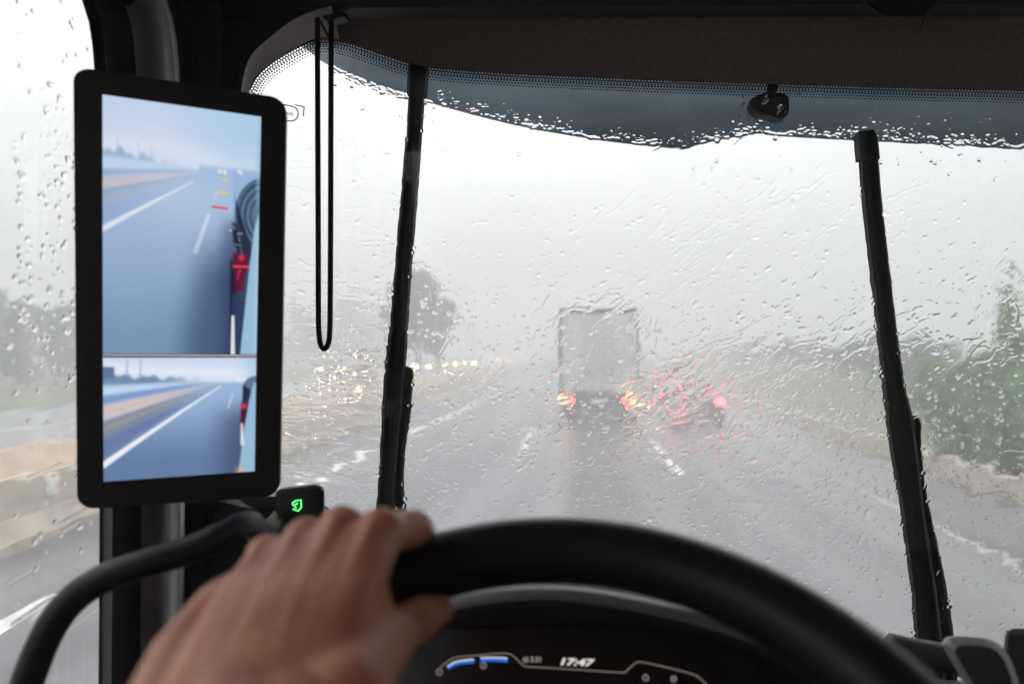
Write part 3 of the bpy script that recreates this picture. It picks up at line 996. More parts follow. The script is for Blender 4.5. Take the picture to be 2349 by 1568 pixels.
# ------------------------------------------------------------------ cab shell
def shell(name, boxes, m=None):
    bm = bmesh.new()
    for lo, hi in boxes: box(bm, lo, hi)
    return tag(from_bm(name, bm, m or M['dark']), kind="structure")
M['upholstery'] = mat("bounce_upholstery", (.50, .45, .41), .9, bump=(300, .2, .0005))  # light tone chosen so ceiling and walls bounce more light inside
shell("cab_ceiling", [((XW - .07, -1.3, 2.985), (1.85, .99, 3.06))], M['upholstery'])
shell("cab_floor", [((-.75, -1.3, 1.0), (1.85, 1.15, 1.05))])
shell("cab_back_wall", [((-.75, -1.36, 1.05), (1.85, -1.3, 2.985))], M['upholstery'])
shell("cab_side_wall", [((XW - .07, -1.3, 1.05), (XW, 1.0, 1.86)), ((XW - .07, -1.3, 1.86), (XW, -.95, 2.985)), ((XW - .07, -.95, 2.93), (XW, .9, 2.985))])  # window opening stretched behind the camera to let more light in
shell("cab_side_wall", [((1.75, -1.3, 1.05), (1.82, 1.1, 1.86)), ((1.75, -1.3, 1.86), (1.82, -.1, 2.985)), ((1.75, -.1, 2.93), (1.82, 1.0, 2.985)), ((1.70, .72, 1.86), (1.82, 1.04, 2.985))], M['upholstery'])  # unseen right window, its opening sized for the light on the hand
shell("cab_front_wall", [((-.72, 1.06, 1.05), (1.82, 1.12, 1.95)), ((-.6, .985, 3.005), (1.82, 1.04, 3.06))])

# A-pillar: facets following the window edge
Lpts = [(-80, 150), (0, 187), (50, 203), (100, 211), (160, 216), (300, 219), (700, 224), (1150, 228), (1400, 227), (1660, 225)]
def Lx(py):
    for (y0, x0), (y1, x1) in zip(Lpts, Lpts[1:]):
        if y0 <= py <= y1: return x0 + (x1 - x0) * (py - y0) / (y1 - y0)
    return Lpts[-1][1]
pys = [-80, -40, 0, 25, 50, 75, 100, 130, 160, 230, 300, 500, 700, 900, 1150, 1400, 1660]
def lwin(px, py):
    d = ray(px, py); return EYE + d * (XW / d.x)
def pillar_rows(cols):
    rows = []
    for py in pys:
        L0 = Lx(py); r = []
        for off, Y in cols:
            r.append(lwin(L0, py) if Y is None else at(L0 + off, py, Y))
        rows.append(r)
    return rows
pil = thing("pillar", "dark moulded cab pillar with pale grey inner strip behind the mirror display", "pillar", (-.5, .85, 1.9), None, "structure")
bm = bmesh.new()
sheet(bm, pillar_rows([(0, None), (8, .712), (30, .700), (50, .715), (80, .765), (96, .785)]))
sheet(bm, pillar_rows([(196, .83), (210, .845), (240, .842), (280, .87), (310, .88), (352, .92)]))
a1 = from_bm("pillar_shell", bm, M['dark'], pil, 'angle')
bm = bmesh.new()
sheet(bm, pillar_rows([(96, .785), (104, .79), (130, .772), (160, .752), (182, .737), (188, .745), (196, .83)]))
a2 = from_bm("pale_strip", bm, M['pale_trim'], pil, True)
# corner cover over the pillar
bm = bmesh.new()
cor = spline([(553, 240), (554, 201), (563, 157), (581, 121), (622, 84), (669, 48), (717, 26), (760, 14)], 6)
sheet(bm, [[at(c_[0], c_[1], .8585), at(c_[0] - 14, c_[1] - 10, .866), at(380, 245 - 310 * k / (len(cor) - 1), .90)] for k, c_ in enumerate(cor)])
sheet(bm, [[at(760, 14, .8585), at(380, -65, .90)], [at(790, -70, .862), at(380, -140, .90)]])
a3 = from_bm("corner_cover", bm, M['dark'], pil)
# reveal trim rounding the screen's corner
bm = bmesh.new()
outer = spline([(553, 240), (554, 201), (563, 157), (581, 121), (622, 84), (669, 48), (717, 26), (760, 14)], 6)
inner = spline([(568, 240), (574, 203), (586, 177), (614, 152), (658, 122), (712, 93), (748, 88), (780, 93)], 6)
sheet(bm, [[at(*o_, .858), at(*(o_ * .55 + i_ * .45), .885), ws(*i_, -.012)] for o_, i_ in zip(outer, inner)])
a4 = from_bm("screen_surround", bm, M['trim'], pil, True)
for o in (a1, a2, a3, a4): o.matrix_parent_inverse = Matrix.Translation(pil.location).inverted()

# roller blind above the windscreen
bl = thing("roller_blind", "dark brown fabric roller blind drawn down along the top of the windscreen", "blind", (.4, .93, 2.85))
bm = bmesh.new()
bot = spline([(722, 90), (748, 89), (800, 98), (870, 121), (935, 142), (1010, 155), (1200, 168), (1500, 181), (1800, 191), (2100, 200), (2349, 206), (3000, 222), (4200, 252)], 4)
rows = [[], [], []]
for p in bot:
    rows[0].append(at(p[0], 24, .905)); rows[1].append(at(p[0], 24 + (p[1] - 24) * .5, .918)); rows[2].append(ws(p[0], p[1], -.014))
thick_sheet(bm, rows, (0, .003, 0))
b1 = from_bm("fabric", bm, M['blind'], bl, False)
bm = bmesh.new()
poly_slab(bm, [at(x, y, .895) for x, y in ((725, 22), (1200, 19), (2349, 14), (4300, 2), (4300, 26), (2349, 26), (1200, 26), (725, 30))], (0, .012, 0))
b2 = from_bm("rail", bm, M['black'], bl)
for o in (b1, b2): o.matrix_parent_inverse = Matrix.Translation(bl.location).inverted()
bm = bmesh.new()
poly_slab(bm, [at(x, y, .87) for x, y in ((725, -70), (4300, -70), (4300, -2), (2349, 10), (1200, 15), (725, 19))], (0, .03, 0))
hd = from_bm("cab_header", bm, M['dark']); tag(hd, kind="structure")
# rounded housing hanging from the header
bm = bmesh.new()
hp = spline([(1962, -20), (1990, 8), (2018, 30), (2050, 38), (2100, 38), (2126, 30), (2150, 6), (2160, -20)], 4)
ft = [at(p[0], p[1], .84) for p in hp] + [at(2160, -60, .84), at(1962, -60, .84)]
poly_slab(bm, ft, (.004, .022, .013))
bmesh.ops.bevel(bm, geom=[e for e in bm.edges if e.is_boundary is False and e.calc_face_angle(0) > 1.2], offset=.004, segments=2, affect='EDGES')
tag(from_bm("overhead_housing", bm, M['black'], None, 'angle'), "black rounded housing under the header at top right above the blind", "housing")

# pull cord loop
bm = bmesh.new()
Yc = .875
path = [(727, -40), (728, 60), (729, 300), (730, 560), (730.5, 720), (732, 765), (735, 788), (741, 799), (748, 797), (754, 784), (756.5, 760), (757.5, 700), (758.5, 500), (759, 300), (759.5, 120), (760, 42)]
tube(bm, [at(*p, Yc) for p in spline(path, 5)], .0037, 10)
pc = thing("pull_cord", "black cord hanging in a long narrow loop before the windscreen's left side", "cord", at(745, 30, Yc))
o = from_bm("cord_loop", bm, M['black'], pc, True); o.matrix_parent_inverse = Matrix.Translation(pc.location).inverted()
bm = bmesh.new()
poly_slab(bm, [at(x, y, Yc - .004) for x, y in ((738, 26), (762, 24), (792, 28), (790, 38), (768, 44), (748, 46), (740, 40))], (0, .016, 0))
tube(bm, [at(735, 48, Yc), at(743, 66, Yc + .004), at(753, 84, Yc + .01)], .0016, 8)
o = from_bm("cord_clip", bm, M['black'], pc); o.matrix_parent_inverse = Matrix.Translation(pc.location).inverted()

# ------------------------------------------------------------------ outside: sun visor, bracket pod, wipers
vis = thing("sun_visor", "slate blue tinted outside sun visor across the top of the windscreen", "sun visor", at(1500, 250, 1.3))
bm = bmesh.new()
low_e = spline([(690, 105), (736, 139), (767, 157), (827, 186), (926, 219), (1109, 270), (1237, 299), (1383, 323), (1467, 333), (1568, 342), (1605, 332), (1737, 307), (1824, 315), (1971, 323), (2349, 342), (3000, 372)], 5)
rows = [[], [], [], [], []]
for p in low_e:
    lo_ = at(p[0], p[1], 1.30); hi_ = at(p[0], 40, 1.12)
    hi_ = Vector((lo_.x * .98, 1.08, 3.02))
    for k in range(5):
        t = k / 4
        q = lo_.lerp(hi_, t) + Vector((0, .035 * math.sin(math.pi * t), 0.02 * math.sin(math.pi * t)))
        rows[k].append(q)
thick_sheet(bm, rows, (0, .004, .004))
o = from_bm("visor_panel", bm, M['visor'], vis, True); o.matrix_parent_inverse = Matrix.Translation(vis.location).inverted()
bm = bmesh.new()
st_ = [at(*p, 1.2) for p in spline([(1776, 170), (1772, 200), (1764, 222), (1752, 240)], 4)]
tube(bm, st_, [.0085] * 4 + [.0085] * (len(st_) - 4), 10, flat=.7)
pod = thing("bracket_pod", "dark knobbly bracket pod hanging behind the sun visor near the right wiper", "bracket", st_[0])
o = from_bm("stem", bm, M['rubber'], pod, True); o.matrix_parent_inverse = Matrix.Translation(pod.location).inverted()
bm = bmesh.new()
podp = [(1720, 228), (1740, 216), (1756, 212), (1776, 210), (1798, 212), (1811, 222), (1812, 248), (1808, 262), (1796, 272), (1782, 268), (1766, 262), (1748, 262), (1728, 250)]
poly_slab(bm, [at(*p, 1.185) for p in podp], (0, .035, 0))
bmesh.ops.bevel(bm, geom=[e for e in bm.edges if e.calc_face_angle(0) > 1.0], offset=.004, segments=2, affect='EDGES')
o = from_bm("housing", bm, M['rubber'], pod, 'angle'); o.matrix_parent_inverse = Matrix.Translation(pod.location).inverted()
bm = bmesh.new()
c0 = at(1793, 240, 1.182); bmesh.ops.create_cone(bm, cap_ends=True, segments=16, radius1=.008, radius2=.006, depth=.01, matrix=Matrix.Translation(c0) @ Matrix.Rotation(R(90), 4, 'X'))
o = from_bm("bolt", bm, M['rubber'], pod); o.matrix_parent_inverse = Matrix.Translation(pod.location).inverted()

def blade(name, centre, off, depth, parent, m=None, rough=.0):
    """a bar lying over the glass: centre = (px, py, half width)"""
    bm = bmesh.new()
    C_ = spline(centre, 6)
    rows = []
    for i, (x, y, w) in enumerate(C_):
        j = rr.gauss(0, rough)
        l, r_ = ws(x - w + j, y, off), ws(x + w - j * .5, y, off)
        d = Vector((0, depth, 0))
        m1 = (l + r_) / 2
        rows.append([l + d, l + d * .25, l.lerp(r_, .22), m1 + d * .15, l.lerp(r_, .62), l.lerp(r_, .8) - d * .1, r_ + d * .2, r_ + d])
    V = [[bm.verts.new(p) for p in r] for r in rows]
    n = len(V[0])
    for a, b in zip(V, V[1:]):
        for k in range(n): bm.faces.new((a[k], a[(k + 1) % n], b[(k + 1) % n], b[k]))
    bm.faces.new(V[0][::-1]); bm.faces.new(V[-1])
    o = from_bm(name, bm, m or M['rubber'], parent)
    o.matrix_parent_inverse = Matrix.Translation(parent.location).inverted()
    return o
GW = "wipers outside the windscreen"
w1 = thing("windscreen_wiper", "upright black wiper near the mirror display, reaching up to the blind", "wiper", ws(880, 1240, .03), GW)
blade("blade", [(953, 205, 16), (946, 300, 16.5), (936, 430, 17), (925, 560, 17.5), (914, 700, 18), (906, 800, 21), (900, 860, 21), (893, 960, 20), (886, 1060, 17.5), (878, 1170, 17), (872, 1260, 17)], .012, .018, w1, None, .7)
blade("end_cap", [(955, 132, 20), (954, 160, 21), (952, 190, 21), (951, 216, 20)], .008, .024, w1)
blade("arm", [(917, 836, 6), (926, 848, 17), (928, 880, 15), (924, 960, 13), (917, 1010, 12), (912, 1100, 10), (915, 1180, 13), (922, 1260, 14)], .035, .012, w1, None, .8)
w2 = thing("windscreen_wiper", "leaning black wiper at right with a broad foot on the dashboard edge", "wiper", ws(2150, 1500, .03), GW)
blade("blade", [(1997, 320, 18), (2005, 440, 19), (2018, 560, 19.5), (2032, 680, 19.5), (2046, 800, 20), (2058, 890, 22), (2070, 960, 27), (2084, 1060, 27), (2098, 1160, 23), (2112, 1260, 24), (2128, 1370, 25), (2140, 1500, 28), (2146, 1560, 28)], .012, .018, w2, None, .7)
blade("end_cap", [(1991, 298, 16), (1994, 306, 20), (1997, 330, 22), (2000, 362, 22)], .008, .024, w2)
blade("arm", [(2098, 956, 10), (2102, 975, 13), (2103, 1020, 12), (2112, 1100, 11), (2124, 1180, 13), (2140, 1280, 20), (2154, 1400, 28), (2162, 1500, 32), (2165, 1560, 33)], .035, .014, w2, None, .8)

# ------------------------------------------------------------------ mirror display
def sm(a, b, x):
    t = np.clip((x - a) / (b - a + 1e-9), 0, 1); return t * t * (3 - 2 * t)
class Paint:
    """the camera picture shown on the display, as colours over u (right) and v (down)"""
    def __init__(s, w, h):
        s.u, s.v = np.meshgrid((np.arange(w) + .5) / w, (np.arange(h) + .5) / h)
        s.c = np.zeros((h, w, 3))
    def mix(s, m, c):
        c = np.array(c, float); m = np.clip(m, 0, 1)[..., None]
        s.c = s.c * (1 - m) + c * m
    def fan(s, v0, v1, c, vp, soft=.012, a=1.0, fade=1.0):
        """band that runs from v0..v1 at the left edge to the vanishing point"""
        k = np.clip(1 - s.u / vp[0], 0, 1)
        lo, hi = vp[1] + (v0 - vp[1]) * k, vp[1] + (v1 - vp[1]) * k
        q = soft * (.25 + k)
        s.mix(sm(lo - q, lo + q, s.v) * (1 - sm(hi - q, hi + q, s.v)) * a * sm(0, fade, k * 1.4) * (s.u < vp[0]), c)
    def seg(s, a, b, w0, w1, c, soft=.006, al=1.0, asp=1.0):
        (u0, v0), (u1, v1) = a, b
        dx, dy = (u1 - u0), (v1 - v0) * asp
        L2 = dx * dx + dy * dy
        t = np.clip(((s.u - u0) * dx + (s.v - v0) * asp * dy) / L2, 0, 1)
        d = np.hypot(s.u - u0 - t * dx, (s.v - v0) * asp - t * dy)
        w = (w0 + (w1 - w0) * t) / 2
        s.mix((1 - sm(w - soft, w + soft, d)) * al, c)
    def spot(s, u, v, r, c, asp=1.0, al=1.0, rv=None):
        d = np.hypot((s.u - u) / r, (s.v - v) * asp / (rv or r))
        s.mix(np.exp(-d * d) * al, c)
    def poly(s, pts, c, soft=.008, al=1.0):
        m = np.ones_like(s.u); 
        n = len(pts)
        for i in range(n):
            (x0, y0), (x1, y1) = pts[i], pts[(i + 1) % n]
            L = math.hypot(x1 - x0, y1 - y0) + 1e-9
            d = ((x1 - x0) * (s.v - y0) - (y1 - y0) * (s.u - x0)) / L
            m *= sm(-soft, soft, d)
        s.mix(m * al, c)
def paint_upper(w, h):
    p = Paint(w, h); u, v = p.u, p.v; A = 1.63
    p.c[:] = (192, 210, 238)
    p.mix(sm(.3, 1, u) * .9, (168, 205, 235))
    p.mix(np.exp(-((v - .20 + .03 * np.sin(u * 6)) / .07) ** 2) * .8 * (1 - .5 * sm(.5, 1, u)), (218, 226, 244))
    p.mix(sm(.08, .13, v) * (1 - sm(.13, .18, v)) * (1 - u) * .5, (196, 206, 232))
    nz = .012 * np.sin(u * 41) + .008 * np.sin(u * 93 + 1)
    p.mix(sm(.185 + nz, .215 + nz, v + .0 * u - u * .10) * (1 - sm(.2, .55, u)), (146, 176, 208))
    for x in (.09, .22, .3): p.seg((x, .15 + x * .1), (x + .005, .24), .008, .008, (165, 185, 218), .006, .5, A)
    vp = (.74, .245)
    rd = np.where(u < vp[0], vp[1] + 0 * u, vp[1] + .0 * u)
    p.mix(sm(.24, .27, v + .02 * (u > .6)) * (1), (150, 182, 222))
    p.mix(sm(.26, .62, v), (150, 176, 214)); p.mix(sm(.5, 1.0, v) * .85, (106, 138, 176))
    p.fan(.235, .29, (186, 210, 240), vp); p.fan(.29, .315, (140, 170, 208), vp); p.fan(.315, .372, (186, 186, 200), vp); p.fan(.33, .36, (196, 188, 192), vp, al_ := .01, .7)
    p.fan(.372, .386, (120, 142, 176), vp); p.fan(.386, .43, (150, 166, 194), vp); p.fan(.43, .50, (138, 166, 212), vp)
    p.seg((0, .52), (.56, .305), .034, .006, (232, 240, 250), .008, .95, A)
    p.seg((.665, .435), (.585, .585), .022, .034, (200, 218, 244), .008, .95, A); p.seg((.715, .34), (.70, .365), .01, .012, (190, 210, 240), .006, .8, A)
    p.mix(sm(.50, .80, u + .12 * sm(.4, 1, v)) * sm(.42, .72, v) * .85, (62, 84, 124))
    p.mix(sm(.70, .82, u) * sm(.40, .5, v) * .5, (40, 52, 90))
    # tanker body with ribs
    cx, cyy = 1.05, .42
    rr_ = np.hypot((u - cx) / .215, (v - cyy) / .165)
    body = (1 - sm(.96, 1.02, rr_)) * (u > .8)
    p.mix(body, (88, 118, 152))
    p.mix(body * (.5 + .5 * np.sin(rr_ * 36 + 1.2 * u + 1)) ** 2 * .8 * sm(.40, .55, rr_), (36, 50, 78))
    p.mix(body * sm(.88, .97, rr_) * .5, (60, 84, 126))
    p.poly([(.835, .34), (.90, .46), (.955, .55), (.96, .60), (.90, .60), (.86, .50)], (34, 44, 70), .012, .95)
    p.poly([(.815, .455), (.86, .46), (.885, .53), (.885, .555), (.83, .55)], (48, 58, 82), .008)
    p.seg((.825, .47), (.87, .53), .012, .012, (130, 150, 180), .006, .8, A)
    p.poly([(.81, .47), (.835, .47), (.85, .66), (.90, .74), (.90, 1), (.815, 1)], (26, 32, 56), .008, .95)
    p.seg((.842, .49), (.872, .60), .02, .02, (20, 26, 44), .008, .9, A); p.seg((.86, .50), (.885, .50), .012, .012, (150, 166, 190), .006, .8, A); p.seg((.838, .545), (.88, .548), .01, .01, (110, 126, 156), .005, .8, A)
    for q in (.70, .76, .82, .88, .94): p.seg((.845, q), (.90, q), .008, .008, (70, 88, 124), .005, .7, A)
    p.poly([(.83, .58), (.935, .59), (.925, .66), (.83, .66)], (96, 20, 44), .008, .9)
    p.spot(.885, .60, .022, (250, 40, 80), A, 1); p.seg((.835, .637), (.935, .636), .016, .016, (255, 56, 72), .006, 1, A)
    p.poly([(.84, .65), (.915, .65), (.90, .74), (.845, .74)], (110, 14, 46), .012, .85); p.seg((.875, .65), (.86, .69), .014, .01, (235, 40, 80), .008, .8, A)
    p.spot(.905, .775, .016, (255, 150, 80), A, 1)
    p.poly([(.83, .75), (.92, .75), (.90, 1), (.815, 1)], (44, 62, 100), .01, .9)
    p.poly([(1, .40), (1.01, 1.01), (.885, 1.01), (.905, .86), (.935, .66), (.965, .48)], (146, 190, 222), .007)
    p.mix(sm(.965, 1.0, u) * sm(.38, .5, v) * .5, (196, 222, 240))
    p.seg((.835, .845), (.838, 1.0), .02, .03, (232, 236, 236), .006, .95, A)
    p.mix(sm(.96, .985, u) * (1 - sm(.34, .42, v)) * .5, (150, 190, 225))
    p.mix(np.exp(-((u - .5) / .45) ** 2 - ((v - .36) / .16) ** 2) * .38 * (u < .82), (206, 220, 238))
    p.mix(np.exp(-((u - .15) / .3) ** 2 - ((v - .72) / .25) ** 2) * .25, (150, 176, 214))
    # distance marks and lights
    p.seg((.757, .283), (.787, .283), .012, .012, (246, 216, 30), .004, 1, A); p.seg((.722, .335), (.787, .337), .013, .013, (246, 214, 20), .004, 1, A); p.seg((.69, .398), (.785, .401), .013, .013, (240, 44, 90), .004, 1, A)
    for x, y_, r_ in ((.735, .251, .013), (.768, .251, .013), (.86, .243, .012), (.875, .25, .008)): p.spot(x, y_, r_, (255, 240, 226), A, 1)
    p.spot(.81, .49, .007, (240, 232, 220), A, 1)
    return p.c
def paint_lower(w, h):
    p = Paint(w, h); u, v = p.u, p.v; A = .78
    p.c[:] = (200, 216, 242)
    p.mix(np.exp(-((v - .10 - .05 * u) / .06) ** 2) * .9, (228, 232, 248)); p.mix(sm(.85, 1, u) * (1 - sm(.2, .3, v)) * .6, (160, 200, 230))
    nz = .012 * np.sin(u * 37) + .01 * np.sin(u * 71)
    p.mix(sm(.125 + nz, .165 + nz, v - u * .06) * (1 - sm(.3, .7, u)), (112, 142, 176))
    p.poly([(0, .075), (.072, .08), (.074, .17), (0, .18)], (92, 118, 164), .008)
    for x in (.155, .24): p.seg((x, .02), (x - .005, .15), .012, .016, (150, 176, 214), .006, .7, A)
    vp = (.84, .185)
    p.mix(sm(.20, .24, v), (150, 180, 220)); p.mix(sm(.3, .9, v), (98, 126, 168))
    p.fan(.235, .315, (186, 214, 244), vp, .02); p.fan(.315, .385, (120, 156, 206), vp, .02); p.fan(.385, .52, (204, 196, 202), vp, .02); p.fan(.42, .48, (208, 186, 182), vp, .02, .7)
    p.fan(.52, .66, (130, 138, 156), vp, .02); p.fan(.56, .60, (166, 166, 172), vp, .02, .6); p.fan(.66, .80, (104, 124, 172), vp, .03)
    p.seg((0, .865), (.76, .245), .040, .006, (236, 242, 250), .008, 1, A)
    p.seg((.838, .32), (.812, .43), .014, .02, (190, 212, 242), .008, .9, A)
    p.mix(sm(.62, .92, u) * sm(.3, .6, v) * .75, (60, 76, 118))
    cx = 1.0; rr_ = np.hypot((u - cx) / .095, (v - .27) / .11)
    p.mix((1 - sm(.93, 1.03, rr_)) * .9, (86, 108, 150))
    p.poly([(.91, .24), (.96, .28), (.935, .55), (.895, .62), (.9, .45)], (30, 40, 66), .01, .95)
    p.poly([(.90, .40), (.935, .40), (.925, .60), (.895, .58)], (90, 20, 48), .01, .9)
    p.spot(.918, .425, .020, (250, 50, 84), A, 1)
    p.poly([(.98, .22), (1.01, .22), (1.01, 1.01), (.885, 1.01), (.92, .62), (.95, .40)], (146, 188, 220), .009)
    p.seg((.905, .58), (.91, .75), .016, .026, (226, 232, 240), .008, .9, A)
    p.spot(.90, .985, .03, (240, 170, 150), A, .8)
    for x, y_ in ((.87, .195), (.885, .20), (.915, .19)): p.spot(x, y_, .01, (255, 244, 232), A, .9)
    return p.c
def srgb2lin(c):
    c = np.clip(c / 255., 0, 1)
    return np.where(c <= .04045, c / 12.92, ((c + .055) / 1.055) ** 2.4)

md = thing("mirror_display", "tall black mirror display showing the wet road behind in two views", "display", at(420, 1160, .68))
YL, YR = .630, .700
cor4 = [at(168, 152, YL), at(657, 226, YR), at(641, 1138, YR), at(177, 1168, YL)]      # TL TR BR BL
def quad(s, t):        # s right, t down
    a = cor4[0].lerp(cor4[1], s); b = cor4[3].lerp(cor4[2], s)
    return a.lerp(b, t)
nrm_ = (cor4[1] - cor4[0]).cross(cor4[3] - cor4[0]).normalized()
if nrm_.y > 0: nrm_ = -nrm_          # towards the driver
bm = bmesh.new()
out = []
rs, rt = .085, .034
for cs, ct, a0 in ((1 - rs, rt, -90), (1 - rs, 1 - rt, 0), (rs, 1 - rt, 90), (rs, rt, 180)):
    for k in range(7):
        a = R(a0 + 90 * k / 6)
        out.append((cs + rs * math.cos(a), ct + rt * math.sin(a)))
front = [bm.verts.new(quad(s, t)) for s, t in out]
def shrink(s, t, k): return (.5 + (s - .5) * k, .5 + (t - .5) * k)
mid_ = [bm.verts.new(quad(*shrink(s, t, 1.0)) - nrm_ * .016) for s, t in out]
back = [bm.verts.new(quad(*shrink(s, t, .93)) - nrm_ * .024) for s, t in out]
n = len(out)
for A_, B_ in ((front, mid_), (mid_, back)):
    for k in range(n): bm.faces.new((A_[k], A_[(k + 1) % n], B_[(k + 1) % n], B_[k]))
bm.faces.new(front); bm.faces.new(back[::-1])
ho = from_bm("housing", bm, M['black'], md, 'angle')
sc_m = bpy.data.materials.new("display_picture"); sc_m.use_nodes = True
nt = sc_m.node_tree; nt.nodes.clear()
o_ = nt.nodes.new("ShaderNodeOutputMaterial"); e_ = nt.nodes.new("ShaderNodeEmission"); at_ = nt.nodes.new("ShaderNodeVertexColor")
at_.layer_name = "picture"
e_.inputs[1].default_value = EM
nt.links.new(at_.outputs[0], e_.inputs[0]); nt.links.new(e_.outputs[0], o_.inputs[0])
pn = nrm_; p0 = cor4[0] + nrm_ * .0012
def screen(name, c4, img):
    """c4: pixel corners TL TR BR BL on the display's face"""
    h, w = img.shape[:2]
    g = img.mean(-1, keepdims=True); img = g + (img - g) * .88
    c = [on_plane(*q, p0, pn) for q in c4]
    s, t = np.meshgrid(np.linspace(0, 1, w), np.linspace(0, 1, h))
    C4 = np.array([list(q) for q in c])
    V = ((C4[0] * (1 - s[..., None]) + C4[1] * s[..., None]) * (1 - t[..., None]) + (C4[3] * (1 - s[..., None]) + C4[2] * s[..., None]) * t[..., None]).reshape(-1, 3)
    a = (np.arange(h - 1)[:, None] * w + np.arange(w - 1)[None, :]).ravel()
    F = np.stack([a, a + w, a + w + 1, a + 1], 1)
    me = bpy.data.meshes.new(name)
    me.vertices.add(len(V)); me.vertices.foreach_set("co", V.astype(np.float32).ravel())
    me.loops.add(F.size); me.loops.foreach_set("vertex_index", F.astype(np.int32).ravel())
    me.polygons.add(len(F)); me.polygons.foreach_set("loop_start", np.arange(0, F.size, 4, dtype=np.int32))
    me.update()
    ca = me.color_attributes.new("picture", 'FLOAT_COLOR', 'POINT')
    L = srgb2lin(img).reshape(-1, 3)
    ca.data.foreach_set("color", np.concatenate([L, np.ones((len(L), 1))], 1).astype(np.float32).ravel())
    return link(name, me, sc_m, md)
s1 = screen("upper_picture", [(235, 217), (599, 268), (588, 812), (236, 811)], paint_upper(190, 300))
s2_ = screen("lower_picture", [(236, 820), (588, 820), (584, 1080), (238, 1104)], paint_lower(190, 150))
bm = bmesh.new()
poly_slab(bm, [on_plane(x, y, p0 + nrm_ * .0002, pn) for x, y in ((236, 812.5), (588, 813.5), (588, 817), (236, 816))], nrm_ * .0004)
s3 = from_bm("divider_line", bm, emitter("divider_beige", lin(190, 175, 175), EM), md)
bm = bmesh.new()          # bracket that holds it to the pillar
a = quad(.5, .45) - nrm_ * .02
tube(bm, [a, a + Vector((-.035, .08, 0)), a + Vector((-.075, .17, 0))], .020, 12)
s4 = from_bm("bracket", bm, M['black'], md, True)
for o in (ho, s1, s2_, s3, s4): o.matrix_parent_inverse = Matrix.Translation(md.location).inverted()

# ------------------------------------------------------------------ green-lit warning lamp on the dash corner
wl_ = thing("warning_lamp", "small rounded black warning lamp with a glowing green symbol above the hand", "lamp", at(690, 1230, .80))
bm = bmesh.new()
ol = []
for cx, cy_, a0 in ((722, 1132, -90), (722, 1230, 0), (654, 1232, 90), (658, 1140, 180)):
    for k in range(6):
        a = R(a0 + 90 * k / 5); ol.append((cx + 20 * math.cos(a), cy_ + 20 * math.sin(a)))
fr = [bm.verts.new(at(x, y, .79)) for x, y in ol]
md2 = [bm.verts.new(at(688 + (x - 688) * 1.05, 1182 + (y - 1182) * 1.05, .797)) for x, y in ol]
bk = [bm.verts.new(at(688 + (x - 688) * 1.0 - 6, 1182 + (y - 1182) * 1.0 - 3, .83)) for x, y in ol]
n = len(ol)
for A_, B_ in ((fr, md2), (md2, bk)):
    for k in range(n): bm.faces.new((A_[k], A_[(k + 1) % n], B_[(k + 1) % n], B_[k]))
bm.faces.new(fr); bm.faces.new(bk[::-1])
o1 = from_bm("housing", bm, M['dash'], wl_, 'angle')
bm = bmesh.new()
fp = [(x * .93 + 688 * .07, y * .93 + 1182 * .07 + 2) for x, y in ol]
poly_slab(bm, [at(x, y, .7885) for x, y in fp], (0, .001, 0))
o2 = from_bm("lens", bm, M['black'], wl_)
bm = bmesh.new()
arrow = [(672, 1158), (670.5, 1153), (679, 1147.5), (690.5, 1146), (691, 1163), (684, 1171), (671.5, 1167), (680, 1163), (673, 1159), (683, 1154)]
tube(bm, [at(x, y, .787) for x, y in arrow], .00085, 6)
o3 = from_bm("symbol", bm, M['green_glow'], wl_)
for o in (o1, o2, o3): o.matrix_parent_inverse = Matrix.Translation(wl_.location).inverted()

# ------------------------------------------------------------------ dashboard, cluster
db = thing("dashboard", "dark dashboard below the windscreen with a pale rolled edge", "dashboard", (.5, .85, 1.9))
dparts = []
def dpart(o): dparts.append(o); return o
bm = bmesh.new()
# top shelf: from windscreen foot back towards the driver
rows = []
for x in (-.52, -.3, 0, .3, .46, .52, .6, .8, 1.1, 1.68):
    zt = 2.045
    rows.append([(x, wsy(x, 2.0) - .015, zt - .01), (x, .93, zt + .012), (x, .86, zt + .02), (x, .80, zt + .008), (x, .74, zt - .05), (x, .70, zt - .16), (x, .72, 1.5), (x, .95, 1.1)])
sheet(bm, rows)
dpart(from_bm("dash_top", bm, M['dash'], db, True))
# left corner by the pillar: pale ledge and dark cheek
bm = bmesh.new()
poly_slab(bm, [at(x, y, .88) for x, y in ((508, 1148), (600, 1138), (648, 1138), (668, 1178), (640, 1186), (585, 1188))], (0, .05, -.003))
dpart(from_bm("corner_ledge", bm, M['grey_dash'], db))
bm = bmesh.new()
poly_slab(bm, [at(x, y, .85) for x, y in ((500, 1150), (512, 1152), (586, 1182), (660, 1184), (700, 1215), (760, 1260), (820, 1700), (480, 1700), (484, 1200))], (0, .1, 0))
dpart(from_bm("corner_cheek", bm, M['dark'], db))
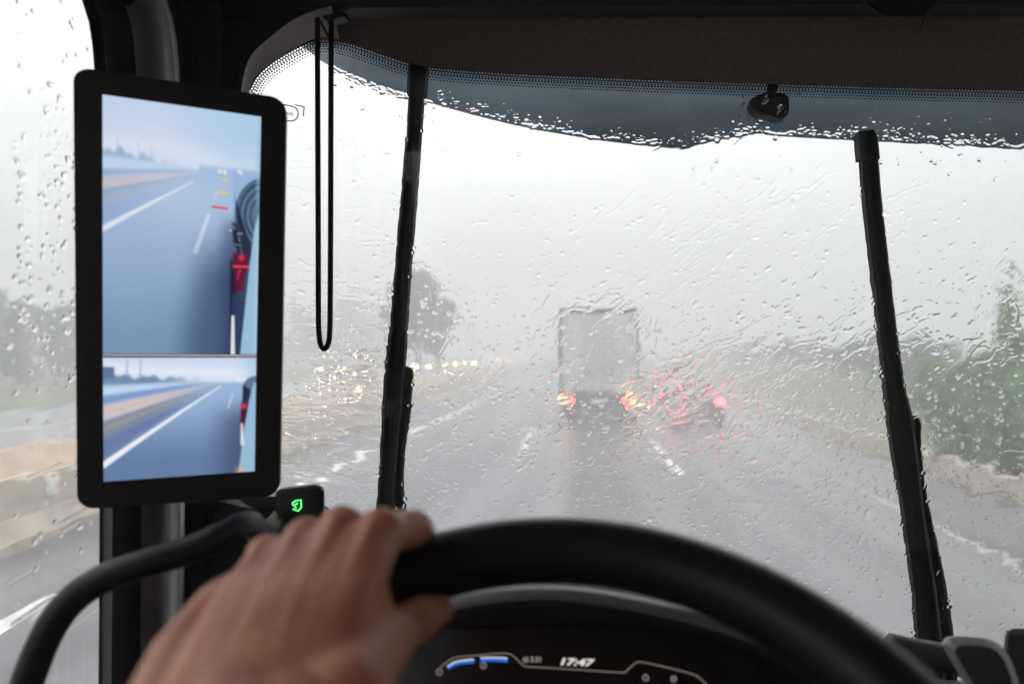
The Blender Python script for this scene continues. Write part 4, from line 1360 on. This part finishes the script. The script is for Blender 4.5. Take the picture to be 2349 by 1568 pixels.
# hood over the instruments: pale lip
bm = bmesh.new()
lipo = spline([(860, 1470), (930, 1408), (1020, 1368), (1140, 1346), (1250, 1340), (1370, 1350), (1480, 1370), (1560, 1387), (1640, 1408), (1740, 1442), (1840, 1486), (1940, 1550), (1990, 1600)], 5)
rows = []
for x, y in lipo:
    yc = y + 14
    rows.append([at(x, y - 2, .66), at(x, y, .64), at(x, y + 6, .622), at(x, y + 20, .612), at(1300 + (x - 1300) * .985, yc + 22, .615)])
sheet(bm, rows)
dpart(from_bm("hood_lip", bm, M['grey_dash'], db, True))
bm = bmesh.new()
rows = [[at(x, y, .64), at(x, y - 2, .66) + Vector((0, .12, .004)), at(x, y, .66) + Vector((0, .25, -.05))] for x, y in lipo]
sheet(bm, rows)
dpart(from_bm("hood_top", bm, M['dark'], db, True))
# dark throat between lip and display
bm = bmesh.new()
rows = [[at(1300 + (x - 1300) * .985, y + 34, .615), at(1300 + (x - 1300) * .96, y + 60, .66), at(1300 + (x - 1300) * .95, y + 260, .67)] for x, y in lipo]
sheet(bm, rows)
dpart(from_bm("hood_lining", bm, M['dark'], db, True))
bm = bmesh.new()
rows = [[at(x, y, .50) for x in (1500, 1700, 1900, 2100)] for y in (1560, 1700)]
for o in dparts: o.matrix_parent_inverse = Matrix.Translation(db.location).inverted()

ic = thing("instrument_cluster", "dark instrument display lit with the time 17:47 and blue gauges below the wheel rim", "display", at(1300, 1600, .64))
CP0 = at(1300, 1530, .64); CN = Vector((0, -.92, .39)).normalized()
def cp(px, py, d=0.0): return on_plane(px, py, CP0 + CN * d, CN)
bm = bmesh.new()
poly_slab(bm, [cp(x, y) for x, y in ((905, 1470), (1000, 1440), (1600, 1440), (1720, 1500), (1800, 1640), (850, 1640))], -CN * .01)
i1 = from_bm("panel", bm, M['cluster'], ic)
iparts = [i1]
def glow_line(name, pts, w, m, d=.0008):
    bm = bmesh.new()
    P_ = [np.array(p, float) for p in pts]
    L_, Rr_ = [], []
    for i, p in enumerate(P_):
        t = P_[min(i + 1, len(P_) - 1)] - P_[max(i - 1, 0)]; t /= np.linalg.norm(t) + 1e-9
        nn = np.array([-t[1], t[0]]) * w / 2
        L_.append(cp(*(p + nn), d)); Rr_.append(cp(*(p - nn), d))
    sheet(bm, [L_, Rr_])
    o = from_bm(name, bm, m, ic); iparts.append(o); return o
glow_line("outline", spline([(1009, 1531), (1020, 1521), (1044, 1507), (1082, 1503), (1136, 1498), (1166, 1498), (1178, 1504), (1201, 1525), (1215, 1528), (1300, 1533), (1425, 1541), (1437, 1537), (1458, 1519), (1470, 1517), (1492, 1521), (1540, 1532), (1589, 1545), (1606, 1555), (1622, 1570)], 4), 2.8, M['grey_glow'])
glow_line("gauge", spline([(1027, 1531), (1040, 1523), (1058, 1518), (1088, 1515.5)], 4), 8.5, M['blue_glow'], .0006)
glow_line("gauge", [(1102, 1512), (1120, 1511.5), (1140, 1511.5), (1164, 1513.5)], 8.5, M['blue_glow'], .0006)
glow_line("gauge_edge", spline([(1026, 1528), (1040, 1519), (1058, 1514), (1087, 1511)], 4), 3.0, M['white_glow'], .001)
glow_line("gauge_edge", [(1102, 1507.5), (1120, 1507), (1140, 1507), (1164, 1508.5)], 3.0, M['white_glow'], .001)
CX = cp(1320, 1519) - cp(1300, 1518.2)
kpx = (cp(1400, 1520) - cp(1300, 1520)).length / 100
def ctext(name, body, px, py, h, m, bold=0, shear=0, wide=1.0):
    o = text(name, body, h * kpx / .7, m, ic, cp(px, py, .0012), CX, Vector((0, .39, .92)), bold, shear)
    c = cp(px, py, .0012); x = CX.normalized()
    for v in o.data.vertices:
        v.co += x * ((v.co - c).dot(x) * (wide - 1))
    return o
ctext("clock_digits", "17:47", 1319, 1518, 14, M['white_glow'], .0003, .25, 1.75)
ctext("range_digits", "3:31", 1229, 1512, 11.5, M['dim_glow'], .0001, .1)
ctext("gauge_digit", "1", 1008, 1540, 8, M['dim_glow']); ctext("gauge_digit", "2", 1109, 1525, 8, M['dim_glow'])
def ring(px, py, r, w, m):
    glow_line("icon_ring", [(px + r * math.cos(R(a)), py + r * math.sin(R(a))) for a in range(0, 361, 24)], w, m, .001)
ring(1008, 1540, 7, 1.5, M['dim_glow']); ring(1109, 1525, 7, 1.5, M['dim_glow']); ring(1206, 1512, 6, 1.6, M['dim_glow'])
glow_line("icon", [(1202, 1508), (1207, 1513), (1204, 1516), (1210, 1509)], 1.8, M['dim_glow'], .001)
glow_line("icon", [(1480, 1546), (1474, 1553), (1480, 1560), (1486, 1558), (1488, 1552), (1480, 1546)], 2.2, M['dim_glow'], .001)
glow_line("icon", [(1541, 1551), (1549, 1551), (1551, 1558), (1545, 1563), (1540, 1558), (1541, 1551)], 2.6, M['dim_glow'], .001)
for o in iparts: o.matrix_parent_inverse = Matrix.Translation(ic.location).inverted()

# right of the wheel: moulded lever, its rim painted as if lit, and grey box
lv = thing("control_lever", "rounded dark control lever with rim coloured pale as if lit at the wiper's foot, lower right", "lever", at(2240, 1560, .66))
bm = bmesh.new()
lo_ = spline([(2172, 1478), (2180, 1464), (2200, 1460), (2240, 1461), (2275, 1468), (2300, 1484), (2322, 1520), (2340, 1580), (2345, 1640), (2262, 1640), (2230, 1580), (2195, 1520), (2172, 1478)], 4)[:-1]
a_ = [bm.verts.new(at(x, y, .66)) for x, y in lo_]
cxx, cyy_ = 2262, 1545
b_ = [bm.verts.new(at(cxx + (x - cxx) * .80, cyy_ + (y - cyy_) * .80 + 2, .655)) for x, y in lo_]
c_ = [bm.verts.new(at(x - 12, y - 2, .72)) for x, y in lo_]
n = len(lo_)
for A_, B_ in ((b_, a_), (a_, c_)):
    for k in range(n): bm.faces.new((A_[k], A_[(k + 1) % n], B_[(k + 1) % n], B_[k]))
bm.faces.new(c_)
l1 = from_bm("rim_band", bm, M['lit_rim'], lv, True)
bm = bmesh.new()
bm.faces.new([bm.verts.new(at(cxx + (x - cxx) * .82, cyy_ + (y - cyy_) * .82 + 2, .6565)) for x, y in lo_])
l2 = from_bm("face", bm, M['dash'], lv)
bm = bmesh.new()
tube(bm, [at(2040, 1480, .74), at(2100, 1498, .74), at(2185, 1512, .735), at(2240, 1530, .72)], [.013, .015, .015, .014], 12)
l3 = from_bm("stalk", bm, M['dash'], lv, True)
for o in (l1, l2, l3): o.matrix_parent_inverse = Matrix.Translation(lv.location).inverted()
gb = thing("dash_box", "grey rounded box with bright top edge on the dashboard at lower right corner", "box", at(2360, 1560, .74))
bm = bmesh.new()
pts = [(2306, 1448), (2312, 1441), (2330, 1440), (2480, 1440), (2480, 1640), (2318, 1640), (2300, 1510)]
poly_slab(bm, [at(x, y, .74) for x, y in pts], (at(2400, 1540, .80) - at(2400, 1540, .74)))
bmesh.ops.bevel(bm, geom=[e for e in bm.edges if e.calc_face_angle(0) > .3], offset=.003, segments=2, affect='EDGES')
g1 = from_bm("case", bm, M['grey_dash'], gb, 'angle')
bm = bmesh.new()
poly_slab(bm, [at(x, y, .738) for x, y in ((2314, 1456), (2480, 1456), (2480, 1630), (2324, 1630), (2307, 1510))], (0, .004, 0))
g2 = from_bm("face", bm, M['dash'], gb)
for o in (g1, g2): o.matrix_parent_inverse = Matrix.Translation(gb.location).inverted()

# grab handle in front of the pillar
gh = thing("grab_handle", "curved black grab handle bending up past the pillar left of the hand", "handle", at(30, 1600, .55))
bm = bmesh.new()
gp = spline([(20, 1720, .50), (40, 1640, .505), (64, 1560, .51), (110, 1450, .52), (165, 1375, .53), (240, 1325, .54), (330, 1292, .55), (430, 1262, .565), (510, 1226, .58), (555, 1200, .60), (580, 1200, .63), (590, 1225, .67)], 6)
tube(bm, [at(x, y, Y) for x, y, Y in gp], [.0125 if y > 1230 else .0110 for x, y, Y in gp], 16)
o = from_bm("grip", bm, M['leather'], gh, True); o.matrix_parent_inverse = Matrix.Translation(gh.location).inverted()
bm = bmesh.new()
e0 = at(590, 1225, .67)
tube(bm, [e0, e0 + Vector((-.03, .1, -.02)), e0 + Vector((-.06, .2, -.03))], [.0115, .014, .016], 12)
o = from_bm("mount", bm, M['dark'], gh, True); o.matrix_parent_inverse = Matrix.Translation(gh.location).inverted()

# ------------------------------------------------------------------ steering wheel
WC = Vector((-.0154, .2768, 2.2750)); WT, WR, Wr, WY = .4936, .19906, .02123, -.01633
swh = thing("steering_wheel", "black leather steering wheel whose upper rim crosses the bottom of the view", "steering wheel", WC)
WM = Matrix.Translation(WC) @ Matrix.Rotation(WY, 4, 'Z') @ Matrix.Rotation(WT, 4, 'X')
bm = bmesh.new()
n, k_ = 96, 18
V = []
for i in range(n):
    a = 2 * math.pi * i / n
    V.append([bm.verts.new(WM @ Vector((math.sin(a) * (WR + Wr * math.cos(p)), math.cos(a) * (WR + Wr * math.cos(p)), Wr * math.sin(p)))) for p in [2 * math.pi * q / k_ for q in range(k_)]])
for i in range(n):
    for q in range(k_):
        bm.faces.new((V[i][q], V[(i + 1) % n][q], V[(i + 1) % n][(q + 1) % k_], V[i][(q + 1) % k_]))
w_1 = from_bm("rim", bm, M['leather'], swh, True)
bm = bmesh.new()
for a in (R(75), R(-75), R(180)):
    d = Vector((math.sin(a), math.cos(a), 0))
    tube(bm, [WM @ (d * .05 + Vector((0, 0, -.05))), WM @ (d * .12 + Vector((0, 0, -.045))), WM @ (d * (WR - .005))], [.025, .018, .012], 10)
w_2 = from_bm("spoke", bm, M['dark'], swh, True)
bm = bmesh.new()
bmesh.ops.create_uvsphere(bm, u_segments=24, v_segments=12, radius=.075, matrix=WM @ Matrix.Translation((0, 0, -.055)) @ Matrix.Diagonal((1, 1, .45, 1)))
w_3 = from_bm("hub", bm, M['dark'], swh, True)
bm = bmesh.new(); tube(bm, [WM @ Vector((0, 0, -.07)), WM @ Vector((0, .05, -.4))], .04, 14)
w_4 = from_bm("column", bm, M['dark'], swh, True)
for o in (w_1, w_2, w_3, w_4): o.matrix_parent_inverse = Matrix.Translation(WC).inverted()

# ------------------------------------------------------------------ the driver's hand
def capsule(bm, pts, radii, seg=20, flat=1.0):
    pts = [Vector(p) for p in pts]
    dense, rad = [], []
    for i in range(len(pts) - 1):
        for q in range(6):
            t = q / 6; dense.append(pts[i].lerp(pts[i + 1], t)); rad.append(radii[i] * (1 - t) + radii[i + 1] * t)
    dense.append(pts[-1]); rad.append(radii[-1])
    tube(bm, dense, rad, seg)
    for p, r in ((pts[0], radii[0]), (pts[-1], radii[-1])):
        bmesh.ops.create_uvsphere(bm, u_segments=20, v_segments=14, radius=r, matrix=Matrix.Translation(p))
    for p, r in zip(pts[1:-1], radii[1:-1]):
        bmesh.ops.create_uvsphere(bm, u_segments=20, v_segments=14, radius=r, matrix=Matrix.Translation(p))

def rim_point(a, rad=0.0, p=0.0):
    """point near the rim: a round the wheel, p round the tube"""
    return WM @ Vector((math.sin(a) * (WR + rad * math.cos(p)), math.cos(a) * (WR + rad * math.cos(p)), rad * math.sin(p)))
bm = bmesh.new()
wrist = at(575, 1800, .235)
elbow = Vector((-.22, -.12, 2.06))
# knuckles: index, middle, ring, little
kn = [at(872, 1226, .385), at(784, 1220, .395), at(700, 1242, .402), at(612, 1278, .400)]
kr = [.0132, .0136, .0126, .0118]
ang = [R(-26), R(-33), R(-40), R(-46)]
wb = [at(700, 1640, .285), at(610, 1640, .278), at(525, 1640, .275), at(440, 1640, .278)]
for i in range(4):
    capsule(bm, [wb[i], wb[i].lerp(kn[i], .5) + Vector((0, 0, .004)), kn[i]], [.0165, .0152, kr[i]])
    bmesh.ops.create_uvsphere(bm, u_segments=16, v_segments=10, radius=kr[i] * 1.12, matrix=Matrix.Translation(kn[i] + Vector((0, 0, .0012))))
    a = ang[i]                      # fingers go over the rim and curl round its far side
    off = kr[i] * .80
    p1 = rim_point(a, Wr + off, R(78)); p2 = rim_point(a, Wr + off * .95, R(15)); p3 = rim_point(a, Wr + off * .85, R(-50)); p4 = rim_point(a, Wr + off * .8, R(-95))
    capsule(bm, [kn[i], p1.lerp(kn[i], .25), p2, p3, p4], [kr[i] * .95, kr[i] * .88, kr[i] * .82, kr[i] * .76, kr[i] * .64])
for i in range(4):                  # tendons standing out a little under the skin
    tube(bm, [wb[i].lerp(kn[i], f) + Vector((0, -.004, .0165 - .004 * f)) for f in (.25, .5, .75, .95)], [.003, .0042, .0042, .004], 10)
for i in range(3):                  # the back of the hand between the long bones
    ln = lambda f: wb[i].lerp(kn[i], f).lerp(wb[i + 1].lerp(kn[i + 1], f), .5)
    capsule(bm, [ln(0), ln(.5) + Vector((0, 0, .0042)), ln(.92) - Vector((0, .001, .0006))], [.0168, .0156, .0125])
    capsule(bm, [ln(.05) - Vector((0, 0, .012)), ln(.5) - Vector((0, 0, .012)), ln(.95) - Vector((0, -.004, .012))], [.018, .017, .012])
# fleshy edge of the palm on the little finger's side
capsule(bm, [kn[3] + Vector((-.003, -.008, -.010)), at(503, 1385, .365), at(415, 1508, .325), at(358, 1660, .28)], [.0105, .0135, .016, .018])
# thumb: leaves the side of the palm, lies under the rim
th = [at(790, 1600, .29), at(852, 1510, .335), at(912, 1448, .37), at(966, 1416, .39), at(1012, 1398, .402)]
capsule(bm, [wb[0].lerp(kn[0], .1), th[0]], [.018, .019])
capsule(bm, th, [.0195, .0170, .0132, .0122, .0082])
capsule(bm, [wb[0].lerp(kn[0], .5), th[1]], [.0145, .0130])
capsule(bm, [wb[0].lerp(kn[0], .75), th[2].lerp(th[1], .5)], [.010, .009])
# wrist and forearm
for f in (-1, 0, 1):
    capsule(bm, [(wb[1] if f else wb[2]).lerp(wb[0] if f > 0 else wb[3], .5 if f else 0), wrist + Vector((.015 * f, 0, 0)), wrist.lerp(elbow, .35) + Vector((.014 * f, 0, 0)), elbow], [.020, .021, .030, .044])
me = bpy.data.meshes.new("hand_raw"); bm.to_mesh(me); bm.free()
raw = bpy.data.objects.new("hand_raw", me); col.objects.link(raw)
rmod = raw.modifiers.new("r", 'REMESH'); rmod.mode = 'VOXEL'; rmod.voxel_size = .0016
smd = raw.modifiers.new("s", 'SMOOTH'); smd.factor = .5; smd.iterations = 22
dg = bpy.context.evaluated_depsgraph_get()
hm = bpy.data.meshes.new_from_object(raw.evaluated_get(dg))
bpy.data.objects.remove(raw)
hm.name = "person"
hand = link("person", hm, M['skin'], None, True)
tag(hand, "driver's bare left hand gripping the top left of the steering wheel rim", "person")
bm = bmesh.new()
capsule(bm, [elbow.lerp(wrist, .18), elbow, elbow + Vector((-.02, -.22, .10))], [.050, .056, .062])
o = from_bm("sleeve", bm, M['shirt'], hand, True)

# ------------------------------------------------------------------ fog and spray in the air
bm = bmesh.new()
box(bm, (-125, -22, -1.2), (125, 262, 15))
hz = bpy.data.materials.new("fog"); hz.use_nodes = True
nt = hz.node_tree; nt.nodes.clear()
o_ = nt.nodes.new("ShaderNodeOutputMaterial"); v_ = nt.nodes.new("ShaderNodeVolumePrincipled")
v_.inputs["Color"].default_value = (.66, .66, .675, 1)
v_.inputs["Density"].default_value = .020
nt.links.new(v_.outputs[0], o_.inputs["Volume"])
hb = from_bm("haze", bm, hz)
tag(hb, kind="stuff")

# wheel spray behind the lorry and the car
bm = bmesh.new()
bmesh.ops.create_uvsphere(bm, u_segments=32, v_segments=16, radius=1, matrix=Matrix.Translation((1.7, 21.5, .35)) @ Matrix.Diagonal((4.6, 7.5, 1.5, 1)))
sv = bpy.data.materials.new("spray"); sv.use_nodes = True
nt = sv.node_tree; nt.nodes.clear()
o_ = nt.nodes.new("ShaderNodeOutputMaterial"); v_ = nt.nodes.new("ShaderNodeVolumePrincipled")
v_.inputs["Color"].default_value = (.80, .80, .81, 1)
v_.inputs["Density"].default_value = .030
nt.links.new(v_.outputs[0], o_.inputs["Volume"])
sp = from_bm("spray", bm, sv, None, True)
tag(sp, "pale wheel spray hanging behind the lorry and the car", "spray", None, "stuff")
